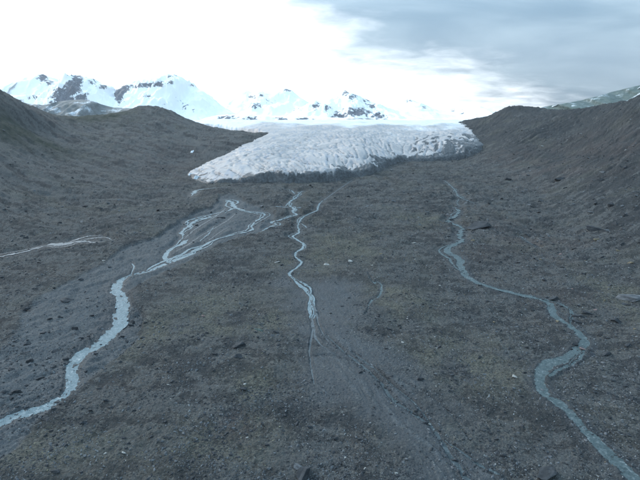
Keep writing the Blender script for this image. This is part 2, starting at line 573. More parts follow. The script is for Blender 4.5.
def land(x, y, full=True):
    """final height of the ground, and the masks of what it is made of"""
    x = np.asarray(x, float)
    y = np.asarray(y, float)
    r = np.hypot(x, y)
    z0 = macro0(x, y)
    sd = bed_sd(x, y)
    bed = sstep(-1.0, 1.2, sd)
    z = z0 - (1.1 + 2.6 * scarp(x, y)) * bed
    base = z.copy()
    side = np.clip((z0 - floor_z(y) - 4) / 25, 0, 1)
    left = sstep(0, -60, x)
    right = 1 - left
    silt = sstep(-9, 11, sdf_poly(x, y, SILT) + 9 * fbm(x, y, 20, 5, 0.62, 33))
    # relief: hummocks, cobbles
    rough = 1 - 0.75 * silt
    z += 1.1 * fbm(x, y, 60, 3, 0.5, 1) * (1 - 0.6 * bed)
    z += 0.6 * fbm(x, y, 13, 5, 0.6, 5) * rough * (1 + 0.6 * sstep(200, 420, r))
    z += (0.9 * fbm(x / 2.6, y, 10, 4, 0.6, 15, True) + 0.9 * fbm(x / 2.0, y, 32, 2, 0.5, 17)) * sstep(200, 330, r) * (1 - side) * (1 - bed) * rough
    fu, fv = 0.62 * x + 0.78 * y, -0.78 * x + 0.62 * y          # bars and channels drawn out along the flow
    z += bed * 0.5 * fbm(fu / 5.0, fv + 2 * fbm(x, y, 20, 2, 0.5, 7), 4.0, 4, 0.6, 8, True)
    z += (0.13 + 0.16 * sstep(180, 400, r) + 0.12 * sstep(-0.2, 0.5, fbm(x, y, 30, 2, 0.5, 14))) * fbm(x, y, 2.2, 3, 0.6, 9) * rough
    # gullies running down the hillsides
    u = 0.90 * x + 0.43 * y
    v = -0.43 * x + 0.90 * y
    warp = 7 * fbm(x, y, 70, 2, 0.5, 41)
    z += right * side * (1.6 * fbm(u / 7.0, v + warp, 9, 4, 0.6, 51, True) - 0.5 + 1.1 * fbm(u / 3.0, v + warp, 6, 3, 0.55, 57))
    u2 = 0.95 * x - 0.31 * y
    v2 = 0.31 * x + 0.95 * y
    z += left * side * (1.5 * fbm(u2 / 5.0, v2 + warp, 20, 4, 0.55, 61, True) - 0.3 + 0.8 * fbm(u2 / 3.0, v2 + warp, 8, 3, 0.55, 67))
    z += side * 0.9 * fbm(x, y, 25, 5, 0.6, 71)
    if full:
        br = fbm(u / 7.0, v + warp, 6.5, 4, 0.65, 501) + 0.7 * fbm(u / 4.0, v + warp, 3.0, 2, 0.6, 505)
        bl = fbm(u2 / 4.5, v2 + warp, 11, 4, 0.65, 511) + 0.7 * fbm(u2 / 3.0, v2 + warp, 5.0, 2, 0.6, 515)
        bf = fbm(x / 3.0, y, 16, 4, 0.6, 521)
        hs = np.clip((z0 - floor_z(y)) / 8, 0, 1)
        rb = np.where(right > 0.5, br * 1.0 + 0.85 * np.clip(side * 2, 0, 1), bl * 0.9 - 0.20)
        bp = fbm(x / 2.2, y, 5.0, 4, 0.65, 527)
        bq = fbm(x, y / 1.6, 2.6, 3, 0.7, 531)
        band = np.clip(0.5 + 1.7 * (rb * hs + (bf * 0.42 + bp * 0.5) * (1 - 0.6 * hs)) + 0.55 * bq, 0, 1) * (1 - silt) * (1 - bed) + 0.5 * np.maximum(silt, bed) * (silt + bed < 2)
    # long shallow slump steps across the foot of the hills
    foot = np.clip((z0 - floor_z(y) + 1) / 4, 0, 1) * (1 - side)
    z += foot * 0.7 * fbm(u2 / 4.0, v2, 12, 4, 0.55, 77)
    su, sv = 0.38 * x - 0.92 * y, 0.92 * x + 0.38 * y
    rill = fbm(su / 7.0, sv + 3 * fbm(x, y, 25, 2, 0.5, 43), 3.2, 4, 0.6, 45, True)
    z += silt * 0.24 * (0.4 - sstep(0.3, 1.3, rill))
    gul = np.zeros(x.shape)
    for L in GULLY_W:
        q, ww = dist_line(x, y, L, 12)
        k = np.exp(-(q / np.maximum(ww * 1.6, 0.4))**2)
        gul = np.maximum(gul, k)
    z -= 0.5 * gul
    wet = np.zeros(x.shape)
    step = np.maximum(r * r / (80 * 720) * 1.9, 0.2)
    step = np.minimum(step, 0.0056 * r)
    for name, (c, lines) in STREAM_W.items():
        for L in lines:
            if name == 'trickle':
                continue
            q, ww = dist_line(x, y, L, 30)
            near = q < 30
            if not near.any():
                continue
            jag = 1.0
            lim = np.maximum(ww[near] * 1.15 * jag, 0.0) + 1.1 * step[near]
            k = sstep(2.0, 1.0, q[near] / np.maximum(lim, 0.2))
            dep = stream_depth(ww[near]) * (0.35 if c == 'silt' else 1.0)
            far_z = z[near] * (1 - k) + (base[near] - 0.45 * dep - (0.08 if c == 'silt' else 0.3)) * k
            # near the camera the bed is a real hollow: stones and bars stand out of the water
            prof = 1 - (q[near] / np.maximum(1.4 * ww[near], 0.25))**2
            grain = 0.30 * dep * np.tanh(1.2 * (z[near] - base[near])) + 0.44 * dep * fbm(x[near], y[near], 1.3, 3, 0.65, 83) + 0.46 * dep * fbm(x[near], y[near], 4.0, 2, 0.6, 85)
            blend = sstep(2.6, 1.3, q[near] / np.maximum(ww[near], 0.25))
            near_z = z[near] * (1 - blend) + (base[near] + grain - dep * np.clip(1.25 * prof, -0.3, 1)) * blend
            fr = sstep(230, 300, r[near])
            z[near] = near_z * (1 - fr) + far_z * fr
            wet[near] = np.maximum(wet[near], sstep(3.2, 1.2, q[near] / np.maximum(ww[near] + 0.3, 0.3)))
    if not full:
        return z
    on = fbm(x, y, 18, 4, 0.6, 91)
    olive = np.clip(blobs(x, y, OLIVE) * (0.8 + 1.2 * on), 0, 1) * (1 - bed)
    olive = np.maximum(olive, 0.35 * sstep(0.1, 0.8, fbm(x, y, 45, 4, 0.6, 93)) * (1 - bed)) * (1 - silt)
    pink = np.clip(blobs(x, y, PINK) * (0.7 + fbm(x, y, 25, 3, 0.6, 95)), 0, 1)
    grass = np.clip(blobs(x, y, GRASS) * 1.6 * (0.75 + 0.7 * fbm(x, y, 40, 4, 0.6, 97)), 0, 1)
    fine = np.maximum(silt * 0.85, bed * 0.85)
    fine = np.clip(np.maximum(fine, wet * 0.4), 0, 1)
    return z, base, np.stack([fine, olive, grass, np.maximum(np.maximum(wet * 0.7, gul * 0.7), silt * 0.75 * sstep(0.55, 1.25, rill))], -1), pink, np.clip((z0 - floor_z(y) - 1) / 9, 0, 1), band


# ------------------------------------------------------------ object helpers
def link(o, label=None, cat=None, group=None, kind=None):
    COL.objects.link(o)
    if label:
        o['label'] = label
    if cat:
        o['category'] = cat
    if group:
        o['group'] = group
    if kind:
        o['kind'] = kind
    return o


def mesh_np(name, V, Fc, mat, smooth=True):
    me = bpy.data.meshes.new(name)
    V = np.asarray(V, np.float32)
    Fc = np.asarray(Fc, np.int32)
    k = Fc.shape[1]
    me.vertices.add(len(V))
    me.vertices.foreach_set('co', V.ravel())
    me.loops.add(Fc.size)
    me.loops.foreach_set('vertex_index', Fc.ravel())
    me.polygons.add(len(Fc))
    me.polygons.foreach_set('loop_start', np.arange(0, Fc.size, k, dtype=np.int32))
    me.polygons.foreach_set('loop_total', np.full(len(Fc), k, np.int32))
    me.polygons.foreach_set('use_smooth', np.full(len(Fc), smooth))
    me.update(calc_edges=True)
    if mat:
        me.materials.append(mat)
    return me


def attr_col(me, name, A):
    a = me.attributes.new(name, 'FLOAT_COLOR', 'POINT')
    a.data.foreach_set('color', np.asarray(A, np.float32).ravel())


def attr_f(me, name, A):
    a = me.attributes.new(name, 'FLOAT', 'POINT')
    a.data.foreach_set('value', np.asarray(A, np.float32).ravel())


def grid_faces(nr, nc, keep=None):
    i = np.arange(nr - 1)[:, None] * nc + np.arange(nc - 1)[None, :]
    Fc = np.stack([i, i + 1, i + nc + 1, i + nc], -1)
    if keep is not None:
        Fc = Fc[keep]
    return Fc.reshape(-1, 4)


def compact(V, Fc, *attrs):
    used = np.zeros(len(V), bool)
    used[Fc.ravel()] = True
    idx = np.cumsum(used) - 1
    return (V[used], idx[Fc]) + tuple(a[used] for a in attrs)


def material(name):
    m = bpy.data.materials.new(name)
    m.use_nodes = True
    t = NT(m.node_tree)
    t.n.clear()
    o = t.n.new('ShaderNodeOutputMaterial')
    b = t.n.new('ShaderNodeBsdfPrincipled')
    t.l.new(b.outputs[0], o.inputs[0])
    return m, t, b


def bump(t, b, height, dist, strength=1.0):
    bp = t.n.new('ShaderNodeBump')
    t.put(bp.inputs['Height'], height)
    bp.inputs['Distance'].default_value = dist
    bp.inputs['Strength'].default_value = strength
    t.l.new(bp.outputs[0], b.inputs['Normal'])


# ------------------------------------------------------------ materials
def ground_material():
    m, t, b = material('glacial_till')
    co = t.n.new('ShaderNodeTexCoord').outputs['Object']
    mk = t.new('ShaderNodeAttribute', attribute_name='mask')
    s = t.n.new('ShaderNodeSeparateColor')
    t.put(s.inputs[0], mk.outputs['Color'])
    fine, olive, grass = s.outputs[0], s.outputs[1], s.outputs[2]
    wet = mk.outputs['Alpha']
    pink = t.new('ShaderNodeAttribute', attribute_name='pink').outputs['Fac']
    big = t.noise(co, 0.03, 5, 0.6)
    mid = t.noise(co, 0.25, 5, 0.65)
    small = t.noise(co, 1.1, 6, 0.78)
    vor = t.n.new('ShaderNodeTexVoronoi')
    t.put(vor.inputs['Vector'], co)
    vor.inputs['Scale'].default_value = 2.4
    vs = t.n.new('ShaderNodeSeparateColor')
    t.put(vs.inputs[0], vor.outputs['Color'])
    peb = vs.outputs[0]
    vor2 = t.n.new('ShaderNodeTexVoronoi')
    t.put(vor2.inputs['Vector'], co)
    vor2.inputs['Scale'].default_value = 1.1
    vs2 = t.n.new('ShaderNodeSeparateColor')
    t.put(vs2.inputs[0], vor2.outputs['Color'])
    peb2 = vs2.outputs[1]
    stony = t.math('MULTIPLY', t.ramp(t.noise(co, 0.09, 4, 0.6), 0.35, 0.6), t.math('SUBTRACT', 1.0, fine))
    band = t.new('ShaderNodeAttribute', attribute_name='band').outputs['Fac']
    slate = t.new('ShaderNodeAttribute', attribute_name='slate').outputs['Fac']
    c = t.mix(t.ramp(mid, 0.3, 0.7), (0.0446, 0.0501, 0.0541), (0.0703, 0.0768, 0.0809))
    c = t.mix(t.math('MULTIPLY', t.ramp(big, 0.42, 0.64), t.math('MULTIPLY', t.math('SUBTRACT', 1.0, slate), 0.55)), c, (0.0799, 0.0736, 0.0658))
    c = t.mix(t.math('MULTIPLY', t.ramp(small, 0.52, 0.68), 0.8), c, (0.1116, 0.1158, 0.1130))
    c = t.mix(t.math('MULTIPLY', t.ramp(small, 0.47, 0.33), 0.85), c, (0.0176, 0.0202, 0.0230))
    c = t.mix(t.math('MULTIPLY', t.ramp(peb, 0.86, 0.95), 0.55), c, (0.1690, 0.1692, 0.1579))
    c = t.mix(t.math('MULTIPLY', t.ramp(peb, 0.24, 0.12), 0.75), c, (0.0135, 0.0158, 0.0183))
    c = t.mix(t.math('MULTIPLY', t.ramp(peb2, 0.90, 0.95), t.math('MULTIPLY', stony, 0.6)), c, (0.1545, 0.1581, 0.1518))
    c = t.mix(t.math('MULTIPLY', t.ramp(peb2, 0.24, 0.12), t.math('MULTIPLY', stony, 0.75)), c, (0.0126, 0.0148, 0.0173))
    c = t.mix(t.math('MULTIPLY', t.ramp(band, 0.5, 1.0), 0.75), c, (0.0270, 0.0312, 0.0352))
    c = t.mix(t.math('MULTIPLY', t.ramp(band, 0.5, 0.0), 0.55), c, (0.0913, 0.0976, 0.1003))
    c = t.mix(t.math('MULTIPLY', pink, 0.28), c, (0.1014, 0.0781, 0.0717))
    ol = t.mix(t.ramp(small, 0.38, 0.62), (0.0351, 0.0378, 0.0319), (0.1512, 0.1512, 0.1237))
    c = t.mix(t.math('MULTIPLY', olive, 0.72), c, ol)
    fl = t.noise(t.scalev(co, (0.9, 0.22, 1)), 0.9, 6, 0.7, 0.5)
    si = t.mix(t.ramp(fl, 0.32, 0.68), (0.0499, 0.0606, 0.0702), (0.0851, 0.0981, 0.1096))
    c = t.mix(t.math('MULTIPLY', fine, t.ramp(small, 0.75, 0.35)), c, si)
    gr = t.mix(t.ramp(mid, 0.3, 0.7), (0.0164, 0.0262, 0.0219), (0.0347, 0.0467, 0.0378))
    c = t.mix(grass, c, gr)
    c = t.mix(t.math('MULTIPLY', wet, 0.7), c, (0.0284, 0.0343, 0.0402))
    t.put(b.inputs['Base Color'], c)
    t.put(b.inputs['Roughness'], t.math('SUBTRACT', 0.95, t.math('MULTIPLY', wet, 0.35)))
    b.inputs['Specular IOR Level'].default_value = 0.25
    hh = t.math('ADD', t.math('MULTIPLY', t.noise(co, 0.9, 6, 0.7), 1.0), t.math('SUBTRACT', t.math('MULTIPLY', peb, 0.10), t.math('ADD', t.math('MULTIPLY', vor.outputs['Distance'], 0.22), t.math('MULTIPLY', vor2.outputs['Distance'], 0.38))))
    bump(t, b, t.math('MULTIPLY', hh, t.math('SUBTRACT', 1.0, t.math('MULTIPLY', fine, 0.7))), 1.3, 1.0)
    return m


def rock_material(name, a, bcol, rough=0.9):
    m, t, b = material(name)
    co = t.n.new('ShaderNodeTexCoord').outputs['Object']
    inf = t.n.new('ShaderNodeObjectInfo')
    co2 = t.vmath('ADD', co, inf.outputs['Location'])
    n = t.noise(co2, 2.2, 6, 0.65)
    n2 = t.noise(co2, 9.0, 4, 0.7)
    c = t.mix(t.ramp(n, 0.3, 0.7), a, bcol)
    c = t.mix(t.math('MULTIPLY', t.ramp(n2, 0.55, 0.75), 0.4), c, tuple(min(1, v * 1.6) for v in bcol))
    t.put(b.inputs['Base Color'], c)
    b.inputs['Roughness'].default_value = rough
    b.inputs['Specular IOR Level'].default_value = 0.3
    bump(t, b, t.noise(co2, 5.0, 6, 0.7), 0.12, 0.8)
    return m


def water_material(name, a, c2, foam):
    m, t, b = material(name)
    co = t.n.new('ShaderNodeTexCoord').outputs['Object']
    n = t.noise(co, 0.35, 6, 0.65, 0.6)
    n2 = t.noise(co, 0.95, 7, 0.78, 0.9)
    c = t.mix(t.ramp(n, 0.3, 0.7), a, c2)
    c = t.mix(t.math('MULTIPLY', t.ramp(n2, 0.53, 0.64), 0.85), c, foam)
    c = t.mix(t.math('MULTIPLY', t.ramp(n2, 0.47, 0.37), 0.8), c, tuple(v * 0.45 for v in a))
    t.put(b.inputs['Base Color'], c)
    t.put(b.inputs['Roughness'], t.math('ADD', 0.32, t.math('MULTIPLY', t.ramp(n2, 0.5, 0.7), 0.3)))
    b.inputs['IOR'].default_value = 1.33
    b.inputs['Specular IOR Level'].default_value = 0.30
    bump(t, b, t.math('ADD', n2, t.math('MULTIPLY', t.noise(co, 5.0, 3, 0.6), 0.5)), 0.35, 1.0)
    return m


def ice_material():
    m, t, b = material('glacier_ice')
    co = t.n.new('ShaderNodeTexCoord').outputs['Object']
    dirt = t.new('ShaderNodeAttribute', attribute_name='dirt').outputs['Fac']
    n = t.noise(co, 0.03, 6, 0.6)
    n2 = t.noise(co, 0.22, 6, 0.68)
    st_ = t.noise(t.scalev(co, (0.3845, 0.0619, 0.1696)), 0.45, 6, 0.65, 0.4)
    c = t.mix(t.ramp(n, 0.35, 0.65), (0.2935, 0.2849, 0.2884), (0.3915, 0.3654, 0.3562))
    c = t.mix(t.math('MULTIPLY', t.ramp(n2, 0.55, 0.72), 0.6), c, (0.4614, 0.4273, 0.4071))
    c = t.mix(t.math('MULTIPLY', t.ramp(st_, 0.50, 0.62), 0.75), c, (0.2322, 0.2580, 0.3010))
    c = t.mix(t.ramp(dirt, -0.1, -0.95), c, (0.62, 0.64, 0.66))
    dn = t.math('ADD', dirt, t.math('MULTIPLY', t.math('SUBTRACT', n2, 0.5), 0.9))
    dcol = t.mix(t.ramp(t.noise(co, 0.35, 6, 0.72), 0.32, 0.7), (0.0155, 0.0198, 0.0249), (0.0903, 0.1015, 0.1118))
    c = t.mix(t.ramp(dn, 0.36, 0.60), c, dcol)
    t.put(b.inputs['Base Color'], c)
    b.inputs['Roughness'].default_value = 0.65
    bump(t, b, t.math('ADD', t.math('MULTIPLY', n2, 0.5), st_), 0.8, 0.7)
    return m


def mountain_material(name, rock_a, rock_b, snow, scale, lo, hi):
    """snow with rock showing where the rock mask is high; mask carried by the mesh"""
    m, t, b = material(name)
    co = t.n.new('ShaderNodeTexCoord').outputs['Object']
    rk = t.new('ShaderNodeAttribute', attribute_name='rock').outputs['Fac']
    n = t.noise(t.scalev(co, (1.0, 1.0, 0.7)), scale, 8, 0.72)
    n2 = t.noise(co, scale * 5, 5, 0.65)
    k = t.ramp(t.math('ADD', rk, t.math('MULTIPLY', t.math('SUBTRACT', n, 0.5), 2.6)), lo, hi)
    rc = t.mix(t.ramp(n2, 0.3, 0.7), rock_a, rock_b)
    t.put(b.inputs['Base Color'], t.mix(k, snow, rc))
    b.inputs['Roughness'].default_value = 0.85
    bump(t, b, n, 8.0, 0.5)
    return m


M_ground = ground_material()
M_dark = rock_material('dark_slate', (0.0160, 0.0192, 0.0232), (0.0440, 0.0496, 0.0560))
M_grey = rock_material('grey_rock', (0.0560, 0.0640, 0.0736), (0.1200, 0.1304, 0.1408))
M_pale = rock_material('pale_rock', (0.17, 0.175, 0.17), (0.34, 0.34, 0.325))
M_light = rock_material('light_grey_rock', (0.13, 0.145, 0.155), (0.22, 0.235, 0.245))
M_lichen = rock_material('lichen_rock', (0.10, 0.10, 0.065), (0.27, 0.26, 0.18))
M_ochre = rock_material('ochre_rock', (0.10, 0.085, 0.058), (0.20, 0.17, 0.12))
M_pink = rock_material('pinkish_rock', (0.1280, 0.0880, 0.0840), (0.2080, 0.1520, 0.1440))
M_green = rock_material('greenish_rock', (0.0440, 0.0680, 0.0640), (0.0960, 0.1280, 0.1200))
M_iceblock = rock_material('block_ice', (0.38, 0.44, 0.50), (0.62, 0.67, 0.70), 0.6)
WATER = {
    'pale': water_material('silty_water', (0.118, 0.180, 0.208), (0.175, 0.238, 0.266), (0.38, 0.42, 0.44)),
    'teal': water_material('teal_water', (0.054, 0.082, 0.090), (0.084, 0.118, 0.127), (0.22, 0.255, 0.265)),
    'milk': water_material('milky_water', (0.1394, 0.1599, 0.1763), (0.1804, 0.2050, 0.2214), (0.2460, 0.2706, 0.2870)),
    'gully': water_material('gully_water', (0.045, 0.065, 0.075), (0.075, 0.100, 0.112), (0.17, 0.20, 0.21)),
    'silt': water_material('silt_film', (0.070, 0.092, 0.105), (0.098, 0.122, 0.136), (0.17, 0.195, 0.21)),
}
M_ice = ice_material()

# ------------------------------------------------------------ ground sheet
rs = [42.0]
while rs[-1] < 1650:
    r_ = rs[-1]
    rs.append(r_ + min(max(r_ * r_ / (80 * 720) * 1.9, 0.22), 0.0056 * r_))
rs = np.array(rs)
NC = 1000
phi = np.radians(np.linspace(-50, 50, NC))
RR, PP = np.meshgrid(rs, phi, indexing='ij')
GX, GY = RR * np.sin(PP), RR * np.cos(PP)
GZ, GB, GM, GP, GBED, GBAND = land(GX.ravel(), GY.ravel())
V = np.stack([GX.ravel(), GY.ravel(), GZ], 1)
me = mesh_np('ground', V, grid_faces(len(rs), NC), M_ground)
attr_col(me, 'mask', GM)
attr_f(me, 'pink', GP)
attr_f(me, 'band', GBAND)
attr_f(me, 'slate', GBED)
ground = link(bpy.data.objects.new('ground', me), 'grey stony outwash plain and moraine slopes below the glacier', kind='structure')
# far land under everything, out to the horizon
g = 40
xs = np.linspace(-9000, 9000, g)
XX, YY = np.meshgrid(xs, xs)
Vf = np.stack([XX.ravel(), YY.ravel(), np.full(g * g, -30.0) + 4 * fbm(XX.ravel(), YY.ravel(), 900, 3)], 1)
mf = mesh_np('terrain', Vf, grid_faces(g, g), M_ground)
attr_col(mf, 'mask', np.zeros((g * g, 4)))
attr_f(mf, 'pink', np.zeros(g * g))
attr_f(mf, 'band', np.full(g * g, 0.5))
attr_f(mf, 'slate', np.ones(g * g))
link(bpy.data.objects.new('terrain', mf), kind='structure')


def ground_at(x, y):
    return land(np.atleast_1d(np.asarray(x, float)), np.atleast_1d(np.asarray(y, float)), False)


# ------------------------------------------------------------ glacier tongue
fr_px = [(188, 177), (195, 181), (206, 184), (217, 184), (255, 184), (287, 184.5), (320, 183), (340, 181), (349, 177.5), (373, 176), (381, 171), (390, 166), (404, 162), (424, 162), (440, 161.5), (455, 160.5), (468, 158), (480, 153)]
FR = hits(fr_px, macro0)
le = hits([(190, 172), (200, 167), (211, 162.5), (222, 157), (232, 152), (240, 147), (255, 140.5)], macro0)
tip = np.array([at(267, 136, 745)[:2]])
lb = np.array([at(252, 131, 860)[:2], at(222, 124, 960)[:2], at(196, 121, 1010)[:2]])
far = np.array([[-420, 1180], [-420, 1600], [700, 1600], [620, 1250]])
rt = np.array([at(474, 119.5, 1010)[:2], at(473, 128, 880)[:2], at(478, 137, 800)[:2], at(484, 146, 740)[:2]])
GP_ = np.vstack([FR[::-1], le, tip, lb, far, rt])
GPOLY = np.array(GP_, float)
gp = []
for (px, py) in ((226, 176), (245, 176), (258, 173), (274, 169.5), (297, 172), (320, 170.5), (340, 168.5), (356, 169), (376, 165.5), (387, 159), (404, 154), (420, 156), (440, 154.5), (458, 151)):
    Yb = np.interp(px, [p[0] for p in fr_px], FR[:, 1]) + 11
    gp.append(tuple(float(v) for v in at(px, py, Yb)))
for px in (250, 290, 330, 365):
    for py, Y in ((160, 535), (150, 600), (140, 690), (130, 815), (125, 910), (122.3, 1010)):
        if (px, py) not in ((250, 140),):
            gp.append(tuple(float(v) for v in at(px, py, Y)))
for px in (405, 435, 460):
    for py, Y in ((147, 700), (140, 760), (132, 850), (126, 930), (122.3, 1010)):
        gp.append(tuple(float(v) for v in at(px, py, Y)))
for px, py, Y in ((225, 123, 1000), (205, 122.5, 1020), (240, 127, 900)):
    gp.append(tuple(float(v) for v in at(px, py, Y)))
for (X, Y) in list(le) + [tip[0]]:
    gp.append((X + 4, Y + 1, float(macro0(np.array([X]), np.array([Y]))[0]) + 2.5))
for (X, Y) in FR[:3]:
    gp.append((X + 2, Y + 4, float(macro0(np.array([X]), np.array([Y]))[0]) + 3.0))
for (X, Y) in rt[1:]:
    gp.append((X, Y, float(macro0(np.array([X]), np.array([Y]))[0]) + 2.0))
for X in (-400, -150, 100, 350, 650):
    gp += [(X, 1250, 45.0), (X, 1600, 40.0)]
GL = RBF(gp, 25.0, smooth=0.5)
gy = [430.0]
while gy[-1] < 1560:
    gy.append(gy[-1] + 0.0027 * gy[-1] * (1 + max(0, gy[-1] - 700) / 400))
gy = np.array(gy)
gx = np.arange(-400, 560, 1.45)
YY, XX = np.meshgrid(gy, gx, indexing='ij')
xf, yf = XX.ravel(), YY.ravel()
sd = sdf_poly(xf, yf, GPOLY)
act = sd > -12
z = np.full(xf.shape, -5.0)
dirt = np.zeros(xf.shape)
xa, ya = xf[act], yf[act]
gz = land(xa, ya, False)
sda = sd[act] + 2.6 * fbm(xa, ya, 20, 4, 0.6, 201)
top = GL(xa, ya)
# distance from the front edge only: where the ice cliff stands
fd, _ = dist_line(xa, ya, FR, 400)
fd = np.minimum(fd, 400)
top += 3.2 * fbm(xa / 1.6, ya, 90, 3, 0.5, 241) * sstep(760, 950, ya)
top += 2.0 * fbm(xa, ya, 80, 2, 0.45, 203)
top += np.clip(sda / 25, 0, 1) * 0.55 * fbm(xa * 1.0 + 0.35 * ya, ya * 0.4, 18, 4, 0.45, 207, True)
# crevasses: long cracks fanning towards the front
ang = np.arctan2(xa - 60, ya - 250)
cre = fbm(ang * 190, ya / 9.0 + 3 * fbm(xa, ya, 60, 2, 0.5, 209), 5.5, 3, 0.5, 211, True)
lower = sstep(260, 20, fd) * np.clip(sda / 10, 0, 1)
top -= lower * 2.2 * sstep(0.95, 1.4, cre)
arc = fbm((xa + 0.9 * ya) / 5.0, (ya - 0.55 * xa) + 12 * fbm(xa, ya, 90, 2, 0.5, 215), 9, 3, 0.55, 217, True)
midb = sstep(30, 90, fd) * sstep(330, 160, fd)
top -= midb * 0.9 * sstep(0.7, 1.3, arc)
# toothed, broken rim of the cliff
rim = sstep(16, 3, fd)
top += rim * 1.3 * fbm(xa, ya, 9, 4, 0.6, 219)
steep = 2.4 + 1.8 * fbm(xa, ya, 26, 4, 0.6, 221)
face = gz - 1.0 + np.maximum(sda, -6) * np.clip(steep, 0.6, 4.0) + 0.9 * fbm(xa, ya, 5, 3, 0.6, 223) * (sda > 0)
zz = np.minimum(top, face)
z[act] = zz
onface = sstep(0.4, 2.5, top - face)
da = np.zeros(xa.shape)
# dark, dirty ice along the foot of the cliff, debris bands on the right flank
pxn = (xa / ya) * F / 1.0 + 320
right_flank = sstep(0.16, 0.32, xa / ya)
q = 6 + 15 * fbm(xa, ya, 34, 4, 0.68, 231) + 7 * sstep(0.12, 0.34, xa / ya)
da = np.maximum(da, sstep(1.6, 0.7, fd / np.maximum(q, 3)) * (0.85 + 0.15 * fbm(xa, ya, 12, 3, 0.6, 233)))
da = np.maximum(da, onface * 0.62 * sstep(60, 20, fd))
band = np.sin((xa * 0.80 - 0.38 * ya + 9 * fbm(xa, ya, 60, 3, 0.5, 235)) / 2.3 + 0.9 * fbm(xa, ya, 20, 3, 0.6, 236))
da = np.maximum(da, sstep(0.13, 0.24, xa / ya) * sstep(260, 60, fd) * sstep(-0.1, 0.8, band) * (0.66 + 0.5 * fbm(xa, ya, 25, 3, 0.6, 239)))
WB = np.array([at(px_, py_, Y_)[:2] for px_, py_, Y_ in ((398, 163, 622), (404, 156, 648), (424, 157, 655), (436, 152.5, 685), (446, 147, 725), (455, 141.5, 765), (464, 136, 815), (473, 130.5, 870), (478, 127, 900))] + [(360, 900), (330, 640), (150, 600)], float)
sw = sdf_poly(xa, ya, WB) + 7 * fbm(xa, ya, 22, 4, 0.65, 251)
da = np.maximum(da, sstep(-7, 4, sw) * (0.66 + 0.62 * fbm(xa, ya, 18, 5, 0.7, 253)))
toe = np.exp(-((xa + 150) / 40)**2 - ((ya - 490) / 45)**2)
da = np.maximum(da, toe * (0.45 + 0.55 * fbm(xa, ya, 13, 4, 0.65, 255)))
edge = sstep(14, 0, sda)
da = np.maximum(da, edge * (0.35 + 0.5 * right_flank))
da = np.maximum(da, 0.40 * sstep(0.55, 1.2, arc) * midb)
thin = fbm((xa + 0.9 * ya) / 10.0, (ya - 0.55 * xa) + 10 * fbm(xa, ya, 70, 2, 0.5, 245), 6.5, 3, 0.55, 247, True)
da = np.maximum(da, 0.36 * sstep(0.45, 1.05, thin) * sstep(460, 120, fd))
da = np.maximum(da, 0.5 * lower * sstep(0.95, 1.35, cre))
da = np.maximum(da, sstep(55, 5, fd) * sstep(-0.05, -0.28, xa / ya) * (0.35 + 0.5 * fbm(xa, ya, 14, 4, 0.6, 237)))
sn = sstep(740, 1060, ya + 90 * fbm(xa, ya, 80, 4, 0.6, 261))
dirt[act] = np.clip(da, 0, 1) * (1 - sn) - sn
ok = act.reshape(XX.shape)
keep = ok[:-1, :-1] & ok[1:, :-1] & ok[:-1, 1:] & ok[1:, 1:]
Vg, Fg, dg = compact(np.stack([xf, yf, z], 1), grid_faces(len(gy), len(gx), keep), dirt)
mg = mesh_np('glacier', Vg, Fg, M_ice)
attr_f(mg, 'dirt', dg)
link(bpy.data.objects.new('glacier', mg), 'white furrowed glacier tongue ending in a dark dirty ice cliff', kind='structure')


